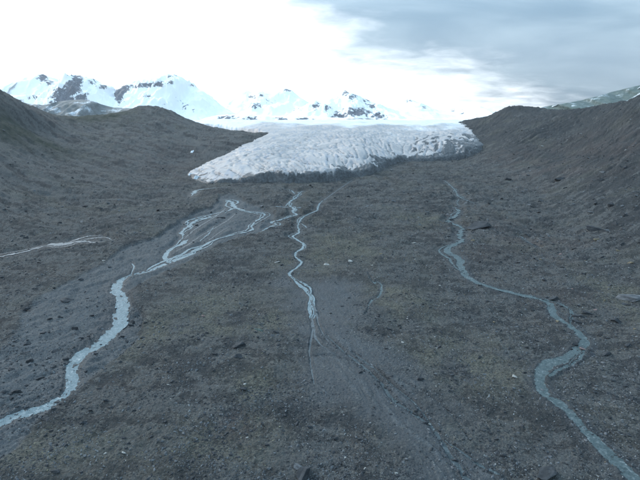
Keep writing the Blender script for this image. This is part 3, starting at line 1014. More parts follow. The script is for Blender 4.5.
# ------------------------------------------------------------ streams
def stream_object(name, cls, lines, label):
    V, Fc = [], []
    for li, L in enumerate(lines):
        P = smooth_line(L, 4)
        s0 = np.concatenate([[0], np.cumsum(np.linalg.norm(np.diff(P[:, :2], axis=0), axis=1))])
        step = max(P[:, 2].mean() * 0.35, s0[-1] / 900)
        s = np.linspace(0, s0[-1], max(int(s0[-1] / step), 12))
        P = np.stack([np.interp(s, s0, P[:, k]) for k in range(3)], 1)
        wm = max(P[:, 2].mean(), 0.4)
        d0 = np.gradient(P[:, :2], axis=0)
        ker = np.ones(5) / 5
        d0 = np.stack([np.convolve(np.pad(d0[:, k], 2, mode='edge'), ker, 'valid') for k in range(2)], 1)
        d0 /= np.linalg.norm(d0, axis=1)[:, None] + 1e-9
        nrm = np.stack([-d0[:, 1], d0[:, 0]], 1)
        tap = np.ones(len(s))
        e = min(wm * 10, s[-1] * 0.25)
        if L[0, 2] < 1.2 * L[:, 2].max() * 0.6:
            tap *= 0.15 + 0.85 * sstep(0, e, s)
        if L[-1, 2] < 1.2 * L[:, 2].max() * 0.6:
            tap *= 0.15 + 0.85 * sstep(0, e, s[-1] - s)
        rg = 0.55 * fbm(s, s * 0 + li * 7, wm * 3.5, 4, 0.65, 301), 0.55 * fbm(s, s * 0 + li * 7, wm * 3.5, 4, 0.65, 311)
        rr_ = np.hypot(P[:, 0], P[:, 1])
        nb = 1 - sstep(230, 300, rr_)                      # near: wide sheet cut by the banks; far: narrow ribbon
        wl = P[:, 2] * (np.clip(0.90 + 1.9 * rg[0], 0.12, 1.9) * tap * (1 - nb) + 1.4 * nb)
        wr = P[:, 2] * (np.clip(0.90 + 1.9 * rg[1], 0.12, 1.9) * tap * (1 - nb) + 1.4 * nb)
        n = 7
        zb = macro(P[:, 0], P[:, 1])
        kz = np.ones(9) / 9
        zb = np.minimum(zb, np.convolve(np.pad(zb, 4, mode='edge'), kz, 'valid'))
        dep = 0.45 * stream_depth(P[:, 2]) * (0.35 if cls == 'silt' else 1.0)
        b0 = len(V)
        for i in range(len(P)):
            for k in range(n):
                t = k / (n - 1) * 2 - 1
                off = t * (wl[i] if t > 0 else wr[i])
                V.append((P[i, 0] + nrm[i, 0] * off, P[i, 1] + nrm[i, 1] * off, zb[i] - dep[i] - 0.02 + 0.006 * li))
        for i in range(len(P) - 1):
            for k in range(n - 1):
                a = b0 + i * n + k
                Fc.append((a, a + n, a + n + 1, a + 1))
    me = mesh_np(name, np.array(V), np.array(Fc), WATER[cls])
    return link(bpy.data.objects.new(name, me), label, kind='structure')


SL = {
    'braided_stream': 'pale silty braided stream winding through the gravel bed on the left',
    'glacier_stream': 'thin white meltwater strands flowing from the middle of the glacier front',
    'meltwater_rill': 'narrow bright rill running down the middle into the silt fan',
    'silt_rill': 'short hooked rill ending right of the silt fan',
    'clear_stream': 'teal stream winding down the right side to the bottom corner',
    'side_stream': 'milky shallow stream at the left edge below the hillside',
    'silt_thread': 'faint grey threads of silty water spreading over the silt fan',
    'gully_water': 'dark shallow water threading the gullies across the silt fan',
    'outlet_pool': 'small pale meltwater pool beside the left toe of the glacier',
}
for k, (c, lines) in STREAM_W.items():
    stream_object(k, c, lines, SL[k])


# ------------------------------------------------------------ far mountains
def ridge_mesh(name, prof, Y, depth, foot, mat, rocks, rough, label, res=(220, 90), lean=0.35, top_n=1.0, seed=0, rock_base=0.0):
    """a mountain built from its crest line: prof = [(px, py)] seen at distance Y; falls to both sides"""
    nx, ny = res
    pr = np.array(prof, float)
    px = np.linspace(pr[0, 0], pr[-1, 0], nx)
    py = np.interp(px, pr[:, 0], pr[:, 1])
    X, Yc, Zc = at(px, py, Y)
    Yw = Y + depth * 0.25 * fbm(px, px * 0, 40, 3, 0.5, 401 + seed)
    sc = Yw / Y
    X = X * sc
    Zc = H + (Zc - H) * sc
    ts = np.concatenate([np.linspace(-1, 0, int(ny * 0.7), endpoint=False), np.linspace(0, 1, ny - int(ny * 0.7))])
    V = []
    rk = []
    hgt = np.maximum(Zc - foot, 1)
    for t in ts:
        yy = Yw + depth * t
        a = abs(t)
        zz = foot + hgt * (1 - a)**1.25
        n = fbm(X, yy + 0 * X, depth * 0.35, 6, 0.52, 411 + seed, True) * rough * 0.8 * np.minimum(a * 4, 1) * np.minimum((1 - a) * 3, 1)
        zz = zz + n * hgt * 0.22 + fbm(X, yy, depth * 0.06, 3, 0.5, 421 + seed) * hgt * 0.008 * top_n
        V.append(np.stack([X, yy + 0 * X, zz], 1))
        # rock outcrops by place on the mountain
        aa, dy, dz = X, yy, zz - H
        f_ = dy * ct - dz * st
        u_ = dy * st + dz * ct
        rpx, rpy = 320 + F * X / f_, 240 - F * u_ / f_
        m = np.full(nx, rock_base)
        for (cx, cy, rx, ry, s_) in rocks:
            m = np.maximum(m, s_ * 0.92 * np.exp(-((rpx - cx) / (rx * 1.25))**2 - ((rpy - cy) / (ry * 1.25))**2))
        rk.append(m * (t <= 0.02) + 0.25 * (t > 0.02))
    V = np.concatenate(V)
    me = mesh_np(name, V, grid_faces(len(ts), nx), mat)
    attr_f(me, 'rock', np.concatenate(rk))
    return link(bpy.data.objects.new(name, me), label, kind='structure')


M_snow = mountain_material('snow_and_rock', (0.05, 0.06, 0.085), (0.15, 0.17, 0.20), (0.90, 0.90, 0.90), 0.035, 0.52, 0.66)
M_hill = mountain_material('streaked_hill', (0.07, 0.085, 0.085), (0.14, 0.155, 0.165), (0.52, 0.57, 0.62), 0.012, 0.35, 0.65)
M_slope = mountain_material('snow_dusted_slope', (0.030, 0.060, 0.056), (0.09, 0.125, 0.12), (0.52, 0.58, 0.63), 0.010, 0.40, 0.70)

ridge_mesh('snow_mountain', [(-90, 78), (-40, 80), (-10, 83), (12, 82), (26, 79), (38, 73), (44, 74), (52, 80), (64, 84), (78, 92), (100, 104)], 3400, 900, -20, M_snow,
           [(43, 78, 6, 5, 1.0), (50, 83, 5, 3, 0.8), (38, 97, 12, 4, 0.62), (20, 100, 14, 3, 0.6), (10, 90, 20, 3, 0.35)], 0.8,
           'white snow mountain at the far left with one dark rock patch', seed=1)
ridge_mesh('rocky_mountain', [(40, 108), (50, 101), (60, 91), (66, 83), (71, 78), (76, 74.2), (80, 75), (86, 78), (93, 78), (99, 83), (106, 85), (111, 92), (124, 100), (140, 106)], 2800, 520, -20, M_snow,
           [(62, 97, 10, 9, 1.2), (72, 88, 9, 9, 1.2), (77, 80, 6, 6, 1.0), (80, 98, 7, 6, 1.0), (72, 100, 14, 5, 1.0), (94, 82, 6, 4, 0.7), (104, 86, 6, 3, 0.85), (87, 94, 4, 3, 0.8)], 1.0,
           'pointed snow peak with a dark rock face on its left side', seed=2)
ridge_mesh('dome_mountain', [(100, 108), (112, 106), (115, 98), (118, 91), (124, 86), (132, 82.5), (141, 80), (150, 78.5), (160, 76.5), (168, 74.6), (174, 74), (181, 76.5), (188, 81), (196, 87.5), (204, 91), (214, 101), (226, 110), (240, 116)], 3000, 620, -20, M_snow,
           [(119, 95, 4.5, 8, 1.2), (124, 89, 6, 5, 1.1), (134, 86.5, 8, 2.6, 0.85), (146, 85, 9, 2.6, 0.95), (158, 84, 9, 3, 0.9), (170, 83, 5, 4, 0.75), (171, 75.5, 5, 1.6, 0.7), (149, 97, 5, 2, 0.75), (164, 104, 4, 2, 0.6), (193, 85, 4, 2, 0.9), (184, 106, 4, 6, 0.66), (195, 108, 3, 6, 0.6), (178, 102, 4, 5, 0.55)], 0.9,
           'broad domed snow mountain with a broken band of rocks near its top', seed=3)
ridge_mesh('faint_mountain', [(205, 116), (222, 108), (236, 97), (246, 90), (254, 93), (262, 90), (274, 93), (285, 88), (292, 90), (300, 97), (312, 104), (330, 112), (345, 118)], 4200, 900, -20, M_snow,
           [(252, 97, 5, 3, 0.72), (262, 95, 4, 3, 0.65), (287, 90.5, 6, 1.6, 0.8), (256, 106, 8, 4, 0.68), (270, 101, 5, 3, 0.6), (298, 110, 6, 3, 0.6), (246, 90, 2, 1.5, 0.7)], 0.8,
           'low bright snow mountain behind the middle of the glacier with sparse rocks', seed=4)
ridge_mesh('spotted_mountain', [(285, 117), (302, 107), (314, 100), (322, 101), (330, 98), (338, 94), (344, 89.8), (350, 93), (358, 95.5), (366, 99), (378, 104), (390, 108), (405, 113), (420, 118)], 3300, 600, -20, M_snow,
           [(316, 106, 5, 4, 0.85), (328, 108, 5, 3, 0.75), (345, 93, 4, 3, 0.9), (352, 98, 6, 4, 0.75), (366, 101, 5, 3, 0.7), (357, 112, 16, 4.5, 0.98), (372, 107, 6, 4, 0.78), (340, 116, 10, 3, 0.85), (378, 116, 8, 3, 0.9)], 1.0,
           'snow mountain dotted with dark rocks behind the top of the glacier', seed=5)
ridge_mesh('distant_mountain', [(375, 118), (392, 106), (402, 100), (409, 98), (418, 102), (430, 108), (440, 110), (452, 106), (460, 108), (470, 104), (482, 108), (500, 116), (520, 120)], 4600, 900, -20, M_snow,
           [(408, 101, 5, 2.5, 0.72), (424, 107, 4, 2.5, 0.7), (452, 110, 3, 3, 0.62), (462, 113, 5, 3, 0.55)], 0.8,
           'faint snow mountain to the right, half lost in white cloud', seed=6)
ridge_mesh('foot_ridge', [(190, 124), (205, 118), (218, 115), (232, 114.5), (246, 114), (262, 115.5), (280, 116), (300, 116), (320, 117), (345, 118), (380, 118.5), (420, 119.5), (470, 121.5)], 2300, 220, -10, M_snow,
           [(228, 118, 12, 3, 0.78), (252, 119, 12, 3, 0.8), (280, 119, 10, 2.5, 0.78), (305, 119.5, 12, 2.5, 0.78), (365, 119.5, 20, 2, 0.85), (410, 121, 20, 1.4, 0.5)], 0.7,
           'low snowy ridge with bluish rocks along the top edge of the glacier', res=(260, 40), seed=7)
ridge_mesh('streaked_hill', [(-40, 96), (-5, 97), (14, 100), (30, 104), (42, 105), (56, 102), (70, 100), (82, 99.5), (92, 101), (104, 105), (114, 107.5), (126, 108), (140, 109), (160, 113)], 1500, 260, 0, M_hill,
           [(92, 105, 8, 4, 1.0), (70, 106, 14, 2, 0.6), (105, 113, 16, 3, 0.9), (60, 116, 22, 4, 1.0), (60, 103, 14, 2, 0.6), (108, 109, 10, 2, 0.55)], 0.6,
           'low grey hill streaked with thin snow behind the left slope', res=(220, 60), seed=8, rock_base=0.70)
ridge_mesh('snow_dusted_slope', [(500, 118), (530, 110.5), (545, 106.5), (560, 104), (580, 100.5), (600, 95.5), (612, 92), (626, 88.5), (640, 85.5), (700, 72), (780, 56)], 1500, 420, 0, M_slope,
           [(560, 107, 30, 2.5, 0.95), (575, 108, 30, 3, 1.1), (600, 103, 25, 2.5, 0.75), (630, 97, 20, 2, 0.7), (640, 92, 30, 2, 0.3)], 0.5,
           'green slope dusted with snow behind the right hand ridge', res=(220, 70), seed=9, rock_base=0.80)


# ------------------------------------------------------------ rocks
def rock_mesh(name, mat, seed, sub=2, squash=0.62):
    bm = bmesh.new()
    bmesh.ops.create_icosphere(bm, subdivisions=sub, radius=0.5)
    rr = random.Random(seed)
    planes = []
    for _ in range(9):
        v = Vector((rr.gauss(0, 1), rr.gauss(0, 1), rr.gauss(0, 0.8))).normalized()
        planes.append((v, rr.uniform(0.17, 0.42)))
    sx, sy = rr.uniform(0.9, 1.5), rr.uniform(0.65, 1.05)
    for v in bm.verts:
        p = v.co.copy()
        for nrm, dd in planes:
            k = p.dot(nrm) - dd
            if k > 0:
                p -= nrm * k * 0.92
        q = p * 3.3 + Vector((seed * 3.1, 0, 0))
        p *= 1 + 0.24 * mnoise.noise(q) + 0.10 * mnoise.noise(q * 2.7)
        v.co = Vector((p.x * sx, p.y * sy, p.z * squash * 1.15))
    me = bpy.data.meshes.new(name)
    bm.to_mesh(me)
    bm.free()
    me.materials.append(mat)
    return me


MATS = {'d': M_dark, 'g': M_grey, 'w': M_pale, 'y': M_ochre, 'p': M_pink, 'n': M_green, 'i': M_iceblock}
ROCKS = {k: [rock_mesh('boulder', m, 10 * i + j, 3, 0.55 if k != 'i' else 0.8) for j in range(8)] for i, (k, m) in enumerate(MATS.items())}

GRPS = {
    'A': ('small dark boulder lying on the brown terrace right of the braided stream', 'dark boulders on the brown terrace'),
    'B': ('small pale stone block lying on the brown stony ground in the foreground', 'pale stones in the foreground'),
    'C': ('small dark boulder on the stony ground between the silt fan and the teal stream', 'dark boulders between silt fan and teal stream'),
    'D': ('dark boulder on the stony slope right of the teal stream', 'dark boulders right of the teal stream'),
    'E': ('ochre or pinkish boulder on the stony slope right of the teal stream', 'ochre boulders right of the teal stream'),
    'F': ('dark boulder at the foot of the left hillside near the milky stream', 'dark boulders at the foot of the left hillside'),
    'G': ('dark rock lying in the gravel bed of the braided stream', 'dark rocks in the gravel bed'),
    'H': ('pale boulder high on the dark right hillside', 'pale boulders on the right hillside'),
    'I': ('dark wet rock lying in the gully across the silt fan', 'dark rocks in the gully'),
    'J': ('small pale stone on the plain between the meltwater rill and the teal stream', 'pale stones on the middle plain'),
}
# px, py, width px, height-ish factor, class, label or group key
BL = [
    (304, 474, 15, 1.15, 'd', 'large dark boulder at the bottom edge, biggest in the foreground'),
    (298, 466, 9, 1.0, 'g', 'grey block leaning behind the large dark boulder at the bottom edge'),
    (549, 474, 18, 0.7, 'd', 'long low dark boulder at the bottom right beside the teal stream'),
    (515, 377, 6, 1.0, 'w', 'cream coloured boulder standing alone left of the teal stream bend'),
    (239, 349, 11, 0.9, 'd', 'largest dark boulder on the brown terrace, above a smaller one'),
    (238, 360.5, 8, 0.8, 'd', 'dark boulder just below the largest one on the brown terrace'),
    (215, 357, 6, 0.8, 'd', 'tilted dark boulder left of the pair on the brown terrace'),
    (276, 334.5, 6, 0.8, 'd', 'black boulder on the terrace left of the silt fan'),
    (260, 332, 8, 0.8, 'n', 'greenish grey boulder on the terrace left of the black one'),
    (244, 391, 7, 0.6, 'd', 'low dark rock under the pale yellowish gravel patch'),
    (245, 386, 6, 0.6, 'w', 'pale stone on the yellowish gravel patch in the foreground'),
    (277.5, 262.5, 9, 0.5, 'w', 'flat white slab left of the meltwater rill'),
    (282, 265, 5, 0.8, 'd', 'dark rock touching the flat white slab left of the rill'),
    (327, 264, 8, 0.5, 'w', 'flat white slab just right of the meltwater rill'),
    (350, 262, 6, 0.8, 'w', 'white block right of the flat slabs on the middle plain'),
    (414, 244, 5, 0.9, 'w', 'white boulder on the plain left of the teal stream bend'),
    (221, 218, 11, 0.5, 'd', 'dark gravel hump in the middle of the braided stream'),
    (594, 232.5, 13, 0.6, 'd', 'largest dark boulder on the lower right hillside'),
    (596, 242, 7, 0.7, 'y', 'ochre boulder just below the largest dark one on the right hillside'),
    (541, 202, 9, 0.6, 'd', 'dark boulder on the smooth ground below the right hillside'),
    (560.5, 180.5, 12, 0.5, 'd', 'long dark boulder at the foot of the right hillside'),
    (507, 181, 7, 0.7, 'd', 'lone dark boulder right of the head of the teal stream'),
    (482, 229, 20, 0.5, 'd', 'broad dark mound of rock right of the upper teal stream'),
    (472.5, 241, 6, 0.7, 'y', 'ochre boulder beside the teal stream under the dark mound'),
    (553.6, 298.5, 11, 0.8, 'd', 'dark boulder on the bank where the teal stream splits'),
    (548, 297, 6, 0.8, 'd', 'smaller dark boulder touching the one where the teal stream splits'),
    (578, 317, 11, 0.6, 'd', 'dark flat boulder on the right bank of the teal stream split'),
    (576.6, 323, 8, 0.6, 'd', 'dark rock directly below the flat boulder on the right bank'),
    (588, 314, 9, 0.6, 'd', 'dark rock to the right of the flat boulder on the right bank'),
    (558, 322, 6, 0.8, 'y', 'pale ochre boulder on the left bank of the teal stream'),
    (582, 349, 5, 0.8, 'p', 'pinkish boulder in the teal stream at its sharp bend'),
    (574, 345, 6, 0.8, 'd', 'dark rock in the teal stream beside the pinkish boulder'),
    (630, 298, 16, 0.6, 'g', 'broad grey boulder on the lichen patch at the right edge'),
    (627, 303, 9, 0.5, 'd', 'dark low rock in front of the broad grey boulder at the right edge'),
    (606, 353, 9, 0.5, 'd', 'flat dark boulder right of the sharp bend of the teal stream'),
    (591, 354, 8, 0.5, 'd', 'dark rock between the teal stream bend and the flat dark boulder'),
    (132.5, 323, 6, 1.0, 'd', 'dark boulder in the hollow under the curved cutbank'),
    (131, 326, 5, 0.9, 'd', 'lower dark boulder in the hollow under the curved cutbank'),
    (141, 326, 5, 0.9, 'd', 'dark boulder on the lip of the curved cutbank'),
    (67, 302, 12, 0.5, 'd', 'long dark rock bar in the gravel bed left of the braided stream'),
    (56, 401.5, 9, 0.5, 'd', 'dark rock bar standing in the lower braided stream'),
    (45, 418.5, 10, 0.5, 'd', 'dark bank rock at the lower right side of the braided stream'),
    (104, 260, 4, 0.8, 'w', 'pale stone under the left bank of the gravel bed'),
    (39, 263, 6, 0.7, 'd', 'dark boulder below the milky stream near the left edge'),
    (56, 475, 8, 0.6, 'd', 'dark rock at the bottom edge near the left corner'),
    (124, 453, 5, 0.9, 'w', 'brightest white stone on the brown ground at lower left'),
    (203, 315.5, 4, 0.8, 'p', 'pinkish stone on the terrace above the yellowish band'),
    (389, 331, 5, 0.8, 'd', 'black boulder right of the silt fan below the hooked rill'),
    (402, 344, 5, 0.7, 'w', 'pale boulder right of the silt fan beside two dark ones'),
    (420, 380, 9, 0.7, 'd', 'dark boulder right of the upper gully on the silt fan'),
    (430, 424.5, 5, 0.8, 'w', 'pale stone at the dark end of the gully on the silt fan'),
    (494, 320, 4, 0.8, 'y', 'ochre stone left of the teal stream on the open plain'),
    (381, 254, 4, 0.8, 'y', 'yellowish stone on the plain above the hooked rill'),
]
for t_, lst in {
    'A': [(163, 313, 4), (195, 311, 4), (143, 337.5, 5), (155, 341, 4.5), (169, 341, 4), (180, 342, 3.5), (143, 347, 4), (165, 359.5, 4), (218, 366, 4), (211, 392, 3.5), (279, 392, 4), (297, 421, 6), (283, 429.5, 4.5), (227, 432, 5), (267, 445, 5), (309, 456, 4),
          (280, 324, 4), (297, 342.5, 5), (254, 279, 3.5), (255, 249.5, 3), (277, 234, 4), (99, 389, 6), (84, 425, 6), (51, 430, 5), (124, 439, 4), (134, 412, 4), (180, 404, 3.5), (150, 392, 4), (112, 408, 4.5), (190, 372, 4), (228, 340, 3.5), (207, 334, 3.5), (188, 324, 3.5), (265, 315, 3.5), (236, 300, 3), (210, 290, 3), (182, 300, 3.2),
          (205, 416, 4), (165, 440, 4.5), (192, 462, 5), (225, 470, 5), (262, 425, 4)],
    'B': [(171, 400, 3, 'w'), (246, 463, 4, 'w'), (247, 436, 3.5, 'w'), (345, 457, 4, 'w'), (342, 413, 3, 'w'), (265, 399.5, 3, 'w'), (287, 362, 3, 'w'), (105, 454, 4, 'w'), (222, 289, 3, 'w'), (396, 475, 5, 'w'), (452, 414, 3.5, 'w'), (436, 387.5, 3.5, 'w'), (168, 386, 3, 'w'), (302, 397, 3, 'w'), (84, 400, 3, 'w'), (232, 377, 3, 'w'), (215, 410, 3, 'w'), (365, 470, 4, 'w')],
    'C': [(407, 318, 4, 'd'), (439, 347, 5, 'd'), (480, 356, 6, 'd'), (386, 351, 5, 'd'), (407, 371, 4, 'd'), (360, 441, 5, 'd'), (510, 346, 4, 'd'), (519, 357, 5, 'd'), (536, 340, 5, 'd'), (412, 271, 4, 'd'), (517, 322, 4, 'd'), (500, 330, 4, 'd'), (470, 316, 3.5, 'd'), (452, 300, 3.5, 'd'), (430, 308, 3.5, 'd'), (521, 395, 5, 'd'), (505, 410, 5, 'd'), (523, 425, 5, 'd'), (478, 392, 4, 'd'), (497, 440, 5, 'd'), (462, 335, 4, 'd'), (533, 310, 4, 'd'), (489, 300, 3.5, 'd'), (525, 372, 5, 'd'), (455, 380, 4, 'd')],
    'D': [(635, 194, 7, 'd'), (611, 207.5, 8, 'd'), (615, 227.5, 8, 'd'), (594, 201, 5, 'd'), (553, 246, 4.5, 'd'), (517, 263, 6, 'd'), (550, 231, 5, 'd'), (617, 322, 9, 'd'), (602, 259, 5, 'd'), (489, 206, 5, 'd'), (499, 177, 4, 'd'), (570, 215, 5, 'd'), (622, 245, 6, 'd'), (583, 275, 5, 'd'), (610, 285, 6, 'd'), (533, 270, 5, 'd'), (500, 262, 4, 'd'), (545, 281, 5, 'd'), (600, 335, 6, 'd'), (628, 345, 7, 'd'), (615, 375, 6, 'd'), (595, 392, 6, 'd'), (632, 400, 7, 'd'), (610, 418, 6, 'd'), (575, 385, 5, 'd'), (628, 435, 6, 'd'), (490, 270, 4.5, 'd'), (480, 262, 4, 'd'), (565, 190, 5, 'd'), (600, 182, 6, 'd'), (625, 170, 6, 'd'), (528, 225, 4, 'd'), (510, 225, 4, 'd'), (625, 218, 7, 'd'), (575, 250, 5, 'd'), (562, 268, 5, 'd')],
    'E': [(630, 265, 6, 'y'), (572, 290, 4, 'p'), (605, 300, 5, 'y'), (585, 262, 4, 'y'), (618, 252, 5, 'y'), (560, 256, 4, 'p'), (595, 310, 4, 'p'), (634, 330, 5, 'y'), (540, 262, 4, 'y')],
    'F': [(85, 207, 6, 'd'), (92, 219, 4, 'd'), (101, 211, 4, 'd'), (26, 239, 6, 'd'), (97, 209, 3.5, 'd'), (60, 225, 3.5, 'd'), (120, 219, 3.5, 'd'), (48, 216, 3.5, 'd'), (15, 222, 4, 'd'), (70, 262, 4, 'd'), (55, 270, 3.5, 'd')],
    'G': [(25, 309.5, 8, 'd'), (81, 280, 5, 'd'), (75, 329, 8, 'd'), (74, 335, 6, 'd'), (16, 393, 8, 'd'), (5, 393.5, 6, 'd'), (117, 301, 4, 'd'), (60, 318, 6, 'd'), (45, 335, 7, 'd'), (92, 318, 5, 'd'), (88, 300, 4, 'd'), (55, 352, 7, 'd'), (30, 362, 8, 'd'), (66, 360, 6, 'd'), (40, 378, 7, 'd'), (12, 372, 7, 'd'), (105, 311, 4, 'd'), (122, 338, 5, 'd'), (97, 356, 5, 'd'), (50, 320, 5, 'd'), (82, 340, 5, 'd'), (28, 345, 6, 'd')],
    'H': [(581, 135, 4.5, 'w'), (542.5, 147, 4.5, 'w'), (595.5, 122.5, 3.5, 'w'), (567, 141, 3, 'w'), (626, 150, 3.5, 'w'), (561, 150, 3, 'w')],
    'I': [(456, 460, 7, 'd'), (474, 460, 7, 'd'), (360, 374.5, 5, 'd'), (378, 383, 5, 'd'), (398, 402, 6, 'd'), (415, 414, 6, 'd'), (425, 424, 7, 'd'), (441, 440, 5, 'd'), (465, 474, 7, 'd')],
    'J': [(371, 185, 4, 'w'), (372, 266, 4, 'w'), (435, 337.5, 3.5, 'w'), (407, 319, 3, 'w'), (415, 261, 3, 'w'), (392, 215, 3, 'w'), (440, 285, 3, 'w')],
}.items():
    for e in lst:
        BL.append((e[0], e[1], e[2], 0.75 + 0.3 * random.random(), e[3] if len(e) > 3 else 'd', t_))

SHORT = {0: 'largest foreground boulder', 2: 'long low boulder at the bottom right', 3: 'cream boulder', 4: 'largest dark boulder on the terrace', 7: 'black boulder left of the silt fan', 8: 'greenish boulder', 9: 'low dark rock under the yellowish gravel', 11: 'flat white slab left of the rill', 13: 'flat white slab right of the rill', 14: 'white block on the middle plain', 15: 'white boulder left of the teal stream', 16: 'dark hump in the braided stream', 17: 'largest dark boulder on the right slope', 19: 'dark boulder on the smooth right ground', 20: 'long boulder under the right hillside', 21: 'lone boulder by the teal stream head', 22: 'broad dark mound', 24: 'dark boulder where the teal stream splits', 26: 'flat boulder on the right bank', 29: 'pale ochre bank boulder', 30: 'pinkish boulder in the teal stream', 32: 'broad grey boulder at the right edge', 34: 'flat dark boulder right of the teal bend', 36: 'boulder in the cutbank hollow', 39: 'long rock bar in the gravel bed', 40: 'rock bar in the lower braided stream', 41: 'dark bank rock at lower left', 43: 'dark boulder below the milky stream', 44: 'dark rock at the bottom left corner', 45: 'brightest white stone at lower left', 46: 'pinkish stone on the terrace', 47: 'black boulder below the hooked rill', 49: 'dark boulder right of the gully', 51: 'ochre stone on the open plain', 52: 'yellowish stone above the hooked rill'}
LAND = [((b_[0], b_[1]), 'the ' + sh) for b_, sh in ((b2, SHORT[k]) for k, b2 in enumerate(BL) if k in SHORT)]
LAND += [((119, 281), 'the sharp bend at the top of the lower braided stream'), ((112, 331), 'the widest reach of the braided stream'),
         ((75, 372), 'the narrow lower reach of the braided stream'), ((20, 415), 'the braided stream at the left edge'),
         ((311, 335), 'the lower end of the middle rill'), ((301, 262), 'the kink in the middle rill'), ((381, 288), 'the hooked rill'),
         ((70, 243), 'the milky stream'), ((500, 289), 'the straight reach of the teal stream'), ((541, 375), 'the big bend of the teal stream'),
         ((448, 249), 'the westward kink of the teal stream'), ((600, 445), 'the last reach of the teal stream'), ((300, 192), 'the head of the white meltwater strands'),
         ((206, 243), 'the joining of the two braided strands'), ((431, 424), 'the dark end of the gully'), ((345, 352), 'the head of the gully')]
WORD = {'d': 'dark', 'w': 'pale', 'y': 'ochre', 'p': 'pinkish', 'g': 'grey', 'n': 'greenish'}
ORD = ['', 'second ', 'third ', 'fourth ', 'fifth ', 'sixth ', 'seventh ', 'eighth ']


def near_label(k):
    """name a boulder by its nearest landmark, the side it lies on, and its rank there"""
    px, py = BL[k][0], BL[k][1]
    (lx, ly), nm = min(LAND, key=lambda q: math.hypot(q[0][0] - px, (q[0][1] - py) * 1.3))
    a = math.degrees(math.atan2(ly - py, px - lx)) % 360
    side = ['right of', 'above and right of', 'above', 'above and left of', 'left of', 'below and left of', 'below', 'below and right of'][int((a + 22.5) // 45) % 8]
    return nm, side, WORD[BL[k][4]], math.hypot(lx - px, (ly - py) * 1.3)


buck = {}
for k, b_ in enumerate(BL):
    if b_[5] in GRPS:
        nm, side, wd, dist_ = near_label(k)
        buck.setdefault((nm, side, wd), []).append((dist_, k))
AUTO = {}
for (nm, side, wd), lst in buck.items():
    for n_, (dist_, k) in enumerate(sorted(lst)):
        AUTO[k] = '%s%s boulder %s %s' % ((ORD[n_] if n_ else ('nearest ' if len(lst) > 1 else 'small ')), wd, side, nm)
ptsB = [hit(b_[0], b_[1], macro) for b_ in BL]
zB = ground_at([p[0] for p in ptsB], [p[1] for p in ptsB])
for i, (b_, (X, Y), zg) in enumerate(zip(BL, ptsB, zB)):
    dd = math.sqrt(X * X + Y * Y + H * H)
    wdt = b_[2] * dd / F * (0.78 if b_[5] in GRPS else (0.95 if b_[2] < 14 else 1.1))
    o = bpy.data.objects.new('boulder', ROCKS[b_[4]][(i * 7 + i // 5) % 8])
    wdt *= 0.8 if b_[4] in 'wy' else 1.0
    hz = b_[3]
    o.scale = (wdt * 1.08, wdt * random.uniform(0.75, 1.0), wdt * hz * 1.15)
    o.rotation_euler = (random.uniform(-.25, .25), random.uniform(-.25, .25), random.uniform(-0.7, 0.7) + (math.pi if i % 2 else 0))
    o.location = (X, Y, zg + wdt * hz * 0.04)
    if b_[5] in GRPS:
        link(o, AUTO[i], 'boulder', GRPS[b_[5]][1])
    else:
        link(o, b_[5], 'boulder')

# ice blocks and snow patches by the left toe of the glacier
ICE = [(191, 177, 6, 'ice block at the very tip of the glacier toe, left of the others'), (198, 180, 7, 'broken ice block at the foot of the glacier toe'), (206, 176, 6, 'ice block on the upper side of the glacier toe'),
       (213, 179, 7, 'ice block right of the broken toe, close to the dark cliff'), (223, 180, 6, 'ice block lying before the left end of the dark cliff')]
for px, py, wp, lab in ICE:
    X, Y = hit(px, py, macro0)
    dd = math.sqrt(X * X + Y * Y + H * H)
    wdt = wp * dd / F
    o = bpy.data.objects.new('ice_block', ROCKS['i'][int(px) % 5])
    o.scale = (wdt, wdt * 0.9, wdt * 0.8)
    o.rotation_euler = (0.2, random.uniform(-.3, .3), random.uniform(0, 6))
    o.location = (X, Y, float(ground_at(X, Y)[0]) + wdt * 0.2)
    link(o, lab, 'ice block')


def patch_mesh(name, mat, cx, cy, rx, ry, seed):
    """a thin snow field lying on the ground, ragged edge"""
    n, m = 28, 6
    V = [(cx, cy, 0)]
    for k in range(1, m + 1):
        for i in range(n):
            a = 2 * math.pi * i / n
            rr = k / m * (1 + 0.55 * mnoise.noise(Vector((math.cos(a) * 1.9 + seed, math.sin(a) * 1.9, seed))))
            V.append((cx + rx * rr * math.cos(a), cy + ry * rr * math.sin(a), 0))
    V = np.array(V)
    edge = np.array([0] + [k for k in range(1, m + 1) for i in range(n)]) / m
    V[:, 2] = land(V[:, 0], V[:, 1], False) + 0.7 - 1.4 * edge**3
    Fc = [(0, 1 + i, 1 + (i + 1) % n, 1 + (i + 1) % n) for i in range(n)]
    tri = [(0, 1 + i, 1 + (i + 1) % n) for i in range(n)]
    quad = []
    for k in range(m - 1):
        for i in range(n):
            a, b2 = 1 + k * n + i, 1 + k * n + (i + 1) % n
            quad.append((a, a + n, b2 + n, b2))
    me = bpy.data.meshes.new(name)
    me.from_pydata([tuple(v) for v in V], [], tri + quad)
    me.materials.append(mat)
    for p in me.polygons:
        p.use_smooth = True
    return me


for k, (px, py, rx, ry, lab) in enumerate([(192.5, 152.5, 1.6, 7, 'upright snow patch on the moraine above the glacier toe'), (217, 128.5, 3, 9, 'thin snow patch on the moraine crest beside the upper glacier')]):
    X, Y = hit(px, py, macro0)
    dd = math.sqrt(X * X + Y * Y + H * H)
    link(bpy.data.objects.new('snow_patch', patch_mesh('snow_patch', M_iceblock, X, Y, rx * dd / F, ry, k * 3.7)), lab, 'snow patch')


